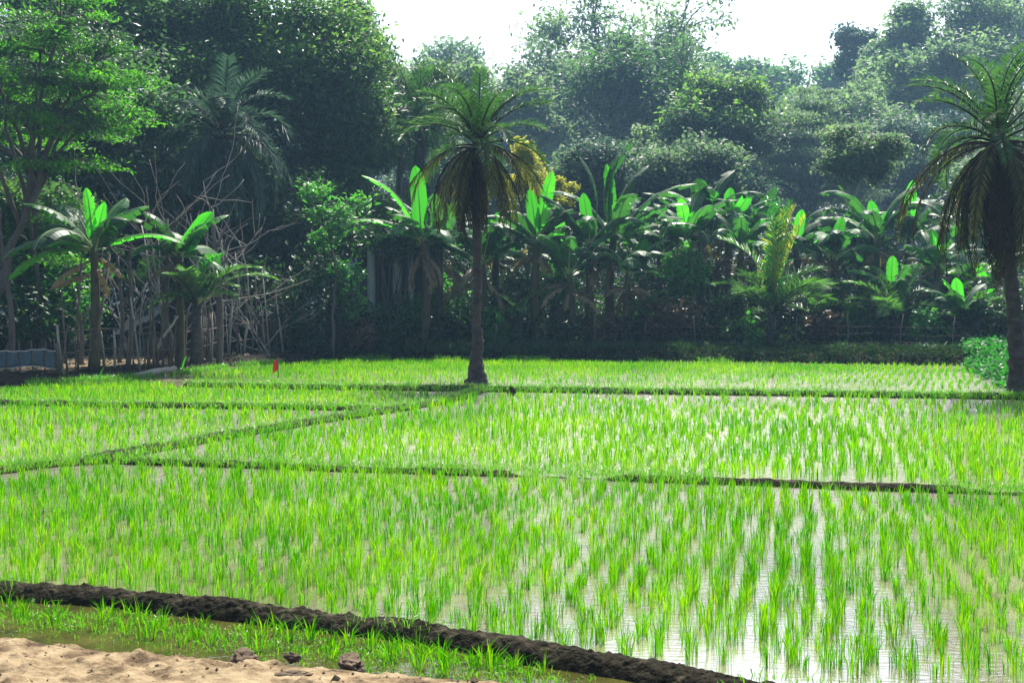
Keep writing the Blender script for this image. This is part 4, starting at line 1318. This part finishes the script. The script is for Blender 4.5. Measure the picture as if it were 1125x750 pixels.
for k, (px, D, py, wp, hp, mt, lab) in enumerate(sh):
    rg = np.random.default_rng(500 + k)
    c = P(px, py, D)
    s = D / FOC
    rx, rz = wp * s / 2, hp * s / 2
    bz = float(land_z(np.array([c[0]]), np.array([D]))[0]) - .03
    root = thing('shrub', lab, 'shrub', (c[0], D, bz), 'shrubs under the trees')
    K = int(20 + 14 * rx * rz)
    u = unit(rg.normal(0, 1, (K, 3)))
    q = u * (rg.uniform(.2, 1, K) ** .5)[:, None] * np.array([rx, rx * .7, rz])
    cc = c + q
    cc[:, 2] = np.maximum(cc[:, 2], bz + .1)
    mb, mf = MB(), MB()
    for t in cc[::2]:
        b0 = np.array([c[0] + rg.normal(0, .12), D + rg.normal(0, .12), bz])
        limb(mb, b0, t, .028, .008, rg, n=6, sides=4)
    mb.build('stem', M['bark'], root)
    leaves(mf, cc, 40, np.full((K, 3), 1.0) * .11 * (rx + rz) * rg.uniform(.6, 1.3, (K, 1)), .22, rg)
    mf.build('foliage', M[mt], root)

# ------------------------------------------------------------------ bare shrubs


def bare(label, px, D, top_py, spread, seed, n=7, r=.035):
    rg = np.random.default_rng(seed)
    b = P(px, 380, D)
    b[2] = float(land_z(np.array([b[0]]), np.array([D]))[0]) - .03
    H = P(px, top_py, D)[2] - b[2]
    root = thing('bare_shrub', label, 'bare shrub', b, 'leafless grey shrubs')
    ms = MB()

    def grow(p, d, L, r, lev):
        n_ = 7
        pts = [p]
        dd = np.array(d)
        for i in range(n_):
            dd = unit(dd + rg.normal(0, .14, 3) + np.array([0, 0, .07]))
            pts.append(pts[-1] + dd * L / n_)
        pts = np.array(pts)
        tube(ms, pts, np.linspace(r, r * .45, n_ + 1), 5)
        if lev == 0:
            return
        for k in range(rg.integers(2, 4)):
            i = rg.integers(2, n_ + 1)
            nd = unit(dd + rg.normal(0, .7, 3) * np.array([1, 1, .6]))
            grow(pts[i], nd, L * rg.uniform(.5, .9), r * .62, lev - 1)
    for k in range(n):
        d = unit(np.array([rg.normal(0, spread), rg.normal(0, spread * .7), 1.0]))
        grow(b + rg.normal(0, .08, 3) * np.array([1, 1, 0]), d, H * rg.uniform(.4, .65), r, 2)
    ms.build('branches', M['twig'], root, smooth=True)


bare('tall leafless grey shrub with long curved branches left of the weeping palm', 188, 35, 135, .45, 4, 5, .038)
bare('leafless grey shrub with crossing stems under the weeping palm', 236, 36, 150, .38, 5, 4, .034)
bare('low spreading leafless shrub left of the leafy young tree', 292, 36.5, 245, .55, 6, 6, .026)
bare('thin leafless shrub behind the glowing banana leaf on the left', 150, 34, 230, .35, 8, 3, .026)

# ------------------------------------------------------------------ fences and left bank


def landz(x, y):
    return float(land_z(np.array([x]), np.array([y]))[0])


fence_px = [(58, 421.5), (110, 418), (160, 415), (205, 409), (250, 402), (300, 398), (350, 393.5), (420, 391)]
fl, _ = densify(np.array([G(x, y - 1)[:2] + np.array([-.05, .55]) for x, y in fence_px]), .13)
rg = np.random.default_rng(12)
root = thing('stick_fence', 'rustic fence of thin uneven poles along the left edge of the paddies', 'fence', (fl[0][0], fl[0][1], 0))
npole = 95
for k in range(npole):
    i = int((k + rg.uniform(-.4, .4)) / npole * (len(fl) - 1))
    i = max(0, min(len(fl) - 1, i))
    x, y = fl[i] + rg.normal(0, .07, 2)
    z = landz(x, y)
    h = rg.uniform(.7, 1.7) if rg.uniform() < .75 else rg.uniform(1.7, 2.6)
    mb = MB()
    ln = rg.normal(0, .09, 2) * h
    tube(mb, [[x, y, z - .1], [x + ln[0] * .5 + rg.normal(0, .02), y + ln[1] * .5, z + h * .5], [x + ln[0], y + ln[1], z + h]], np.array([1.1, 1, .75]) * rg.uniform(.012, .034), 6)
    mb.build('pole', M['stick' if rg.uniform() < .75 else 'twig'], root, smooth=True)
for hgt in (.42, .85):
    mb = MB()
    p = np.array([[x, y, landz(x, y) + hgt + rg.normal(0, .02)] for x, y in fl[::6]])
    tube(mb, p, .014, 5)
    mb.build('rail', M['stick'], root, smooth=True)

root = thing('net_fence', 'wire fence hung with a grey blue net between thin dark posts', 'fence', (*G(30, 420)[:2], 0))
A0, A1 = G(-120, 426)[:2] + [0, .35], G(57, 420)[:2] + [0, .35]
npost = 13
rg = np.random.default_rng(14)
for k in range(npost):
    f = k / (npost - 1)
    x, y = A0 + (A1 - A0) * f
    z = landz(x, y)
    mb = MB()
    h = .50 + rg.uniform(-.03, .2)
    r = .05 if k == npost - 1 else .014
    tube(mb, [[x, y, z - .1], [x + rg.normal(0, .015), y, z + h * .5], [x + rg.normal(0, .03), y, z + h]], r, 6)
    mb.build('post', M['stick'], root, smooth=True)
mb = MB()
mr_ = MB()
nn = 60
ts = np.linspace(0, 1, nn)
pts = A0 + (A1 - A0) * ts[:, None]
zt = np.array([landz(*p) for p in pts])
topz = zt + .38 + .015 * np.sin(ts * 23) + .10 * ts - .02 * np.abs(np.sin(ts * 37.7))
botz = zt + .10 + .02 * np.sin(ts * 17)
rows = 6
V = []
for r in range(rows):
    f = r / (rows - 1)
    V.append(np.stack([pts[:, 0], pts[:, 1] + .03 + .02 * np.sin(ts * 40 + r), topz + (botz - topz) * f], 1))
V = np.concatenate(V)
i, j = np.meshgrid(np.arange(rows - 1), np.arange(nn - 1), indexing='ij')
q = np.stack([i * nn + j, i * nn + j + 1, (i + 1) * nn + j + 1, (i + 1) * nn + j], -1).reshape(-1, 4)
mb.add(V, q)
o = mb.build('net', M['net'], root, smooth=True)
sm = o.modifiers.new('thick', 'SOLIDIFY')
sm.thickness = .006
tube(mr_, np.stack([pts[:, 0], pts[:, 1] - .02, topz + .01], 1), .012, 6)
mr_.build('top_rope', M['rope'], root, smooth=True)
mr_ = MB()
tube(mr_, np.stack([pts[:, 0], pts[:, 1] - .02, botz], 1), .010, 6)
mr_.build('lower_rope', M['rope'], root, smooth=True)

# thin wire fence along the far paddy
root = thing('wire_fence', 'low wire fence with thin grey posts in the shade behind the far paddy', 'fence', (*P(800, 380, 38.7)[:2], LAND))
ft, _ = densify(np.array([P(px, 380, D)[:2] for px, D in ((545, 38.6), (700, 38.4), (860, 38.2), (1058, 37.4))]), .25)
zt = np.array([landz(*p) for p in ft])
nn = len(ft)
rg = np.random.default_rng(3)
for hgt in (.25, .5, .72):
    mb = MB()
    tube(mb, np.stack([ft[:, 0], ft[:, 1] - .02, zt + hgt + .02 * np.sin(ft[:, 0] * 2.1 + hgt * 9)], 1), .0035, 4)
    mb.build('wire', M['stick'], root, smooth=True)
for k in range(0, nn, 6):
    x, y = ft[k]
    mb = MB()
    h = rg.uniform(.75, 1.15)
    tube(mb, [[x, y - .04, zt[k] - .1], [x + rg.normal(0, .02), y - .04, zt[k] + h * .5], [x + rg.normal(0, .05), y - .04, zt[k] + h]], .015, 6)
    mb.build('post', M['bark'], root, smooth=True)

# dark low growth added where shade should darken the bank
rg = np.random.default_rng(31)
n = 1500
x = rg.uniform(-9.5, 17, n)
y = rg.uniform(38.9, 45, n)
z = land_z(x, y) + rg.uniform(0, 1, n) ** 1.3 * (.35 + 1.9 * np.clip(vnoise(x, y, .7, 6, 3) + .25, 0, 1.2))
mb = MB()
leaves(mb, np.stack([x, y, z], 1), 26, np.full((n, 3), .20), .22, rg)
tag(mb.build('undergrowth', M['cover']), 'leafy undergrowth below the bananas coloured dark to stand for their shade', 'undergrowth', kind='stuff')
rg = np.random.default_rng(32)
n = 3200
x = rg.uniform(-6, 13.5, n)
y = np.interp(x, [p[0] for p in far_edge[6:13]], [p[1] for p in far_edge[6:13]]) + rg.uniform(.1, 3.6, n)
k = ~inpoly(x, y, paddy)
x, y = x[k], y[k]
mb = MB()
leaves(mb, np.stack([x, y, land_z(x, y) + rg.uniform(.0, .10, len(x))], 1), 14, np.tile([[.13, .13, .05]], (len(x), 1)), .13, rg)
tag(mb.build('ground_cover', M['cover']), 'dark ground cover added to stand for shade on the bank behind the far paddy', 'ground cover', kind='stuff')

# logs and poles lying on the left bank


def log(name, label, a, b, r, seed, mat='bark_pale'):
    rg = np.random.default_rng(seed)
    a, b = np.array(a, float), np.array(b, float)
    t = np.linspace(0, 1, 12)
    p = a + (b - a) * t[:, None]
    p[:, 1:] += np.cumsum(rg.normal(0, .02, (12, 2)), 0)
    mb = MB()
    tube(mb, p, r * (1.1 - .35 * t + rg.normal(0, .05, 12)), 10)
    o = mb.build(name, M[mat], smooth=True)
    tag(o, label, 'log', 'logs on the left bank')


def bankpt(px, D, dz=0):
    p = P(px, 400, D)
    return [p[0], D, landz(p[0], D) + dz]


log('fallen_log', 'thick pale fallen log on the bank below the stick fence', bankpt(148, 28.6, .12), bankpt(192, 29.8, .28), .085, 1, 'twig')
log('fallen_log', 'thin pale fallen log in front of the thick one', bankpt(140, 28.3, .06), bankpt(180, 28.9, .10), .045, 2, 'twig')
log('fallen_log', 'slanting dead pole leaning through the stick fence', bankpt(168, 30.4, .3), bankpt(196, 30.4, 1.45), .035, 3)

# slim trunks behind the stick fence
slim = [(45, 33, 225, .06, 'slim bare trunk behind the net of the wire fence'), (12, 31, 230, .07, 'leaning bare trunk at the far end of the wire fence'),
        (130, 30.5, 280, .05, 'slim crooked trunk right of the banana with two upright leaves'), (140, 29.8, 285, .06, 'second slim trunk beside the crooked one'),
        (174, 31.5, 240, .06, 'straight slim trunk left of the banana with the ragged leaf'), (240, 33, 230, .08, 'pale slim trunk right of the leaning young palm'),
        (88, 29.5, 330, .05, 'short dead trunk left of the banana with two upright leaves')]
for k, (px, D, tpy, r, lab) in enumerate(slim):
    rg = np.random.default_rng(40 + k)
    b = P(px, 380, D)
    b[2] = landz(b[0], D) - .1
    tp_ = P(px + rg.normal(0, 8), tpy, D)
    t = np.linspace(0, 1, 9)
    p = b + (tp_ - b) * t[:, None]
    p[:, 0] += np.sin(t * rg.uniform(3, 6)) * .08
    mb = MB()
    tube(mb, p, r * (1.2 - .6 * t), 8)
    for _ in range(4):
        i = rg.integers(4, 9)
        limb(mb, p[i], p[i] + np.array([rg.normal(0, .5), rg.normal(0, .3), rg.uniform(.2, .8)]), r * .4, .008, rg, sides=4)
    tag(mb.build('slim_trunk', M['bark'], smooth=True), lab, 'tree trunk', 'slim trunks behind the stick fence')

# grey roofing sheets / shed on the left


def shed():
    D = 35
    c = P(146, 355, D)
    root = thing('shed', 'low shed with a slanting grey sheet roof behind the stick fence', 'shed', (c[0], D, LAND))
    s = D / FOC
    mb = MB()
    # corrugated slanting roof, seen as a slim sloping sheet
    n = 40
    u = np.linspace(-26 * s, 24 * s, n)
    v = np.linspace(-.2, 2.2, 8)
    U, Vv = np.meshgrid(u, v)
    Zr = P(146, 358, D)[2] + (U / (25 * s)) * 11 * s + Vv * .25 + .03 * np.sin(U * 42)
    V = np.stack([c[0] + U, D + Vv, Zr], -1).reshape(-1, 3)
    i, j = np.meshgrid(np.arange(7), np.arange(n - 1), indexing='ij')
    q = np.stack([i * n + j, i * n + j + 1, (i + 1) * n + j + 1, (i + 1) * n + j], -1).reshape(-1, 4)
    mb.add(V, q)
    o = mb.build('roof', M['tin'], root, smooth=True)
    o.modifiers.new('thick', 'SOLIDIFY').thickness = .02
    mb = MB()
    hz = P(146, 366, D)[2] - LAND
    box(mb, (c[0], D + 1.0, LAND + hz / 2 - .1), (44 * s, 1.8, hz - .1))
    mb.build('wall', M['wall'], root)
    for sx in (-1, 1):
        mb = MB()
        x = c[0] + sx * 20 * s
        h = P(146, 358, D)[2] - LAND + sx * 8 * s
        tube(mb, [[x, D - .1, LAND - .1], [x, D - .1, LAND + h]], .04, 8)
        mb.build('post', M['stick'], root, smooth=True)


shed()

# house with a pillared veranda in the shade


def house():
    D = 41.2
    s = D / FOC
    cx = P(440, 330, D)[0]
    root = thing('veranda_house', 'shaded old house with pale concrete pillars and an arched veranda behind the bananas', 'house', (cx, D, LAND))
    top = P(440, 278, D)[2]
    H = top - LAND
    mb = MB()
    box(mb, (cx - .1, D + 2.6, LAND + (H + .3) / 2), (2.6, 2.4, H + .3))
    mb.build('wall', M['wall'], root)
    mb = MB()
    box(mb, (cx - .1, D + 1.75, top + .42), (2.9, 4.4, .18))
    mb.build('roof', M['dark_open'], root)
    xs = [P(px, 330, D)[0] for px in (409, 437, 452, 470)]
    for x in xs:
        mb = MB()
        wd = .26 if x < xs[1] + .1 else .16
        tube(mb, [[x, D - .3, LAND], [x, D - .3, top + .3]], wd * .5, 12)
        o = mb.build('pillar', M['concrete'], root, smooth=True)
        mc = MB()
        box(mc, (x, D - .3, LAND + .12), (wd * 1.5, wd * 1.5, .24))
        mc.build('plinth', M['concrete'], o)
    # arch between the first two pillars
    mb = MB()
    x0, x1 = xs[0], xs[1]
    a = np.linspace(0, math.pi, 14)
    r = (x1 - x0) / 2
    pts = np.stack([(x0 + x1) / 2 + np.cos(a) * r, np.full(14, D - .3), top - .05 + np.sin(a) * r * .4], 1)
    tube(mb, pts, .06, 8)
    mb.build('arch', M['concrete'], root, smooth=True)
    mb = MB()
    box(mb, (P(425, 330, D)[0], D + 1.38, LAND + H * .45), (.75, .06, H * .85))  # dark panel stands in for the shaded opening
    mb.build('dark_opening', M['dark_open'], root)


house()

# tin scraps behind the bananas on the right
root = thing('tin_shelter', 'low shelter with a pale slanting tin edge under the right hand bananas', 'shelter', (*P(905, 330, 43)[:2], LAND))
p0, p1 = P(868, 342, 43), P(925, 318, 43)
mb = MB()
V = np.array([p0, p1, p1 + [0, 1.6, .1], p0 + [0, 1.6, .1]])
mb.add(V, np.array([[0, 1, 2, 3]]))
o = mb.build('roof', M['tin'], root)
o.modifiers.new('thick', 'SOLIDIFY').thickness = .04
for pp in (p0, p1, p1 + [0, 1.6, .1], p0 + [0, 1.6, .1]):
    mb = MB()
    tube(mb, [[pp[0], pp[1], LAND - .1], [pp[0], pp[1], pp[2] - .02]], .04, 8)
    mb.build('post', M['stick'], root, smooth=True)

# red flag on a stick
fb = G(306, 418)
root = thing('red_flag', 'small red cloth flag drooping on a thin stick in the far left paddy', 'flag', fb)
sF = fb[1] / FOC
mb = MB()
tube(mb, [fb - [0, 0, .1], fb + [-.005, 0, 12 * sF], fb + [-.01, 0, 26 * sF]], .008, 6)
mb.build('stick', M['stick'], root, smooth=True)
n, m = 9, 7
V = []
for a in range(n):
    for b in range(m):
        u, v = a / (n - 1), b / (m - 1)
        V.append(fb + np.array([-.01 - (.10 * u) * (1 - .15 * v) - .035 * v * u, .03 * math.sin(u * 6 + v * 2), 25.5 * sF - v * .26 - u * .13 * (1 - .2 * v)]))
i, j = np.meshgrid(np.arange(n - 1), np.arange(m - 1), indexing='ij')
q = np.stack([i * m + j, i * m + j + 1, (i + 1) * m + j + 1, (i + 1) * m + j], -1).reshape(-1, 4)
mb = MB()
mb.add(np.array(V), q)
o = mb.build('cloth', M['red'], root, smooth=True)
o.modifiers.new('thick', 'SOLIDIFY').thickness = .004

# vegetable bed on the right
rg = np.random.default_rng(8)
vp = [G(1062, 396, LAND), G(1108, 417, LAND), G(1240, 417, LAND), G(1260, 386, LAND), G(1062, 384, LAND)]
poly = np.array([p[:2] for p in vp])
x = rg.uniform(poly[:, 0].min(), poly[:, 0].max(), 5200)
y = rg.uniform(poly[:, 1].min(), poly[:, 1].max(), 5200)
k = inpoly(x, y, poly)
x, y = x[k], y[k]
mb = MB()
z = land_z(x, y) + rg.uniform(.06, .30, len(x))
leaves(mb, np.stack([x, y, z], 1), 12, np.full((len(x), 3), .09), .13, rg, aspect=1.5)
tag(mb.build('vegetable_crop', M['veg']), 'dense leafy green vegetable crop on the raised bed by the date palm', 'crop', kind='stuff')

# leaf litter on the bank under the trees
rg = np.random.default_rng(18)
n = 9000
x = rg.uniform(-17, 18, n)
y = rg.uniform(25, 44, n)
k = (~inpoly(x, y, paddy))
x, y = x[k], y[k]
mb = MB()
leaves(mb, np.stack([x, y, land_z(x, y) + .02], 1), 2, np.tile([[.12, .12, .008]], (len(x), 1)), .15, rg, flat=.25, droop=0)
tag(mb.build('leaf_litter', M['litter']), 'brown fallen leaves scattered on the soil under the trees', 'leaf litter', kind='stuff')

# ------------------------------------------------------------------ haze
m, nt, out = newmat('haze')
pv = N(nt, 'ShaderNodeVolumePrincipled')
pv.inputs['Color'].default_value = (.38, .68, 1.0, 1)
pv.inputs['Density'].default_value = .00064
pv.inputs['Anisotropy'].default_value = .3
nt.links.new(pv.outputs[0], out.inputs['Volume'])
mb = MB()
box(mb, (0, 0, 28), (500, 500, 58))
tag(mb.build('haze', m), 'thin bluish haze in the air between the trees', kind='stuff')
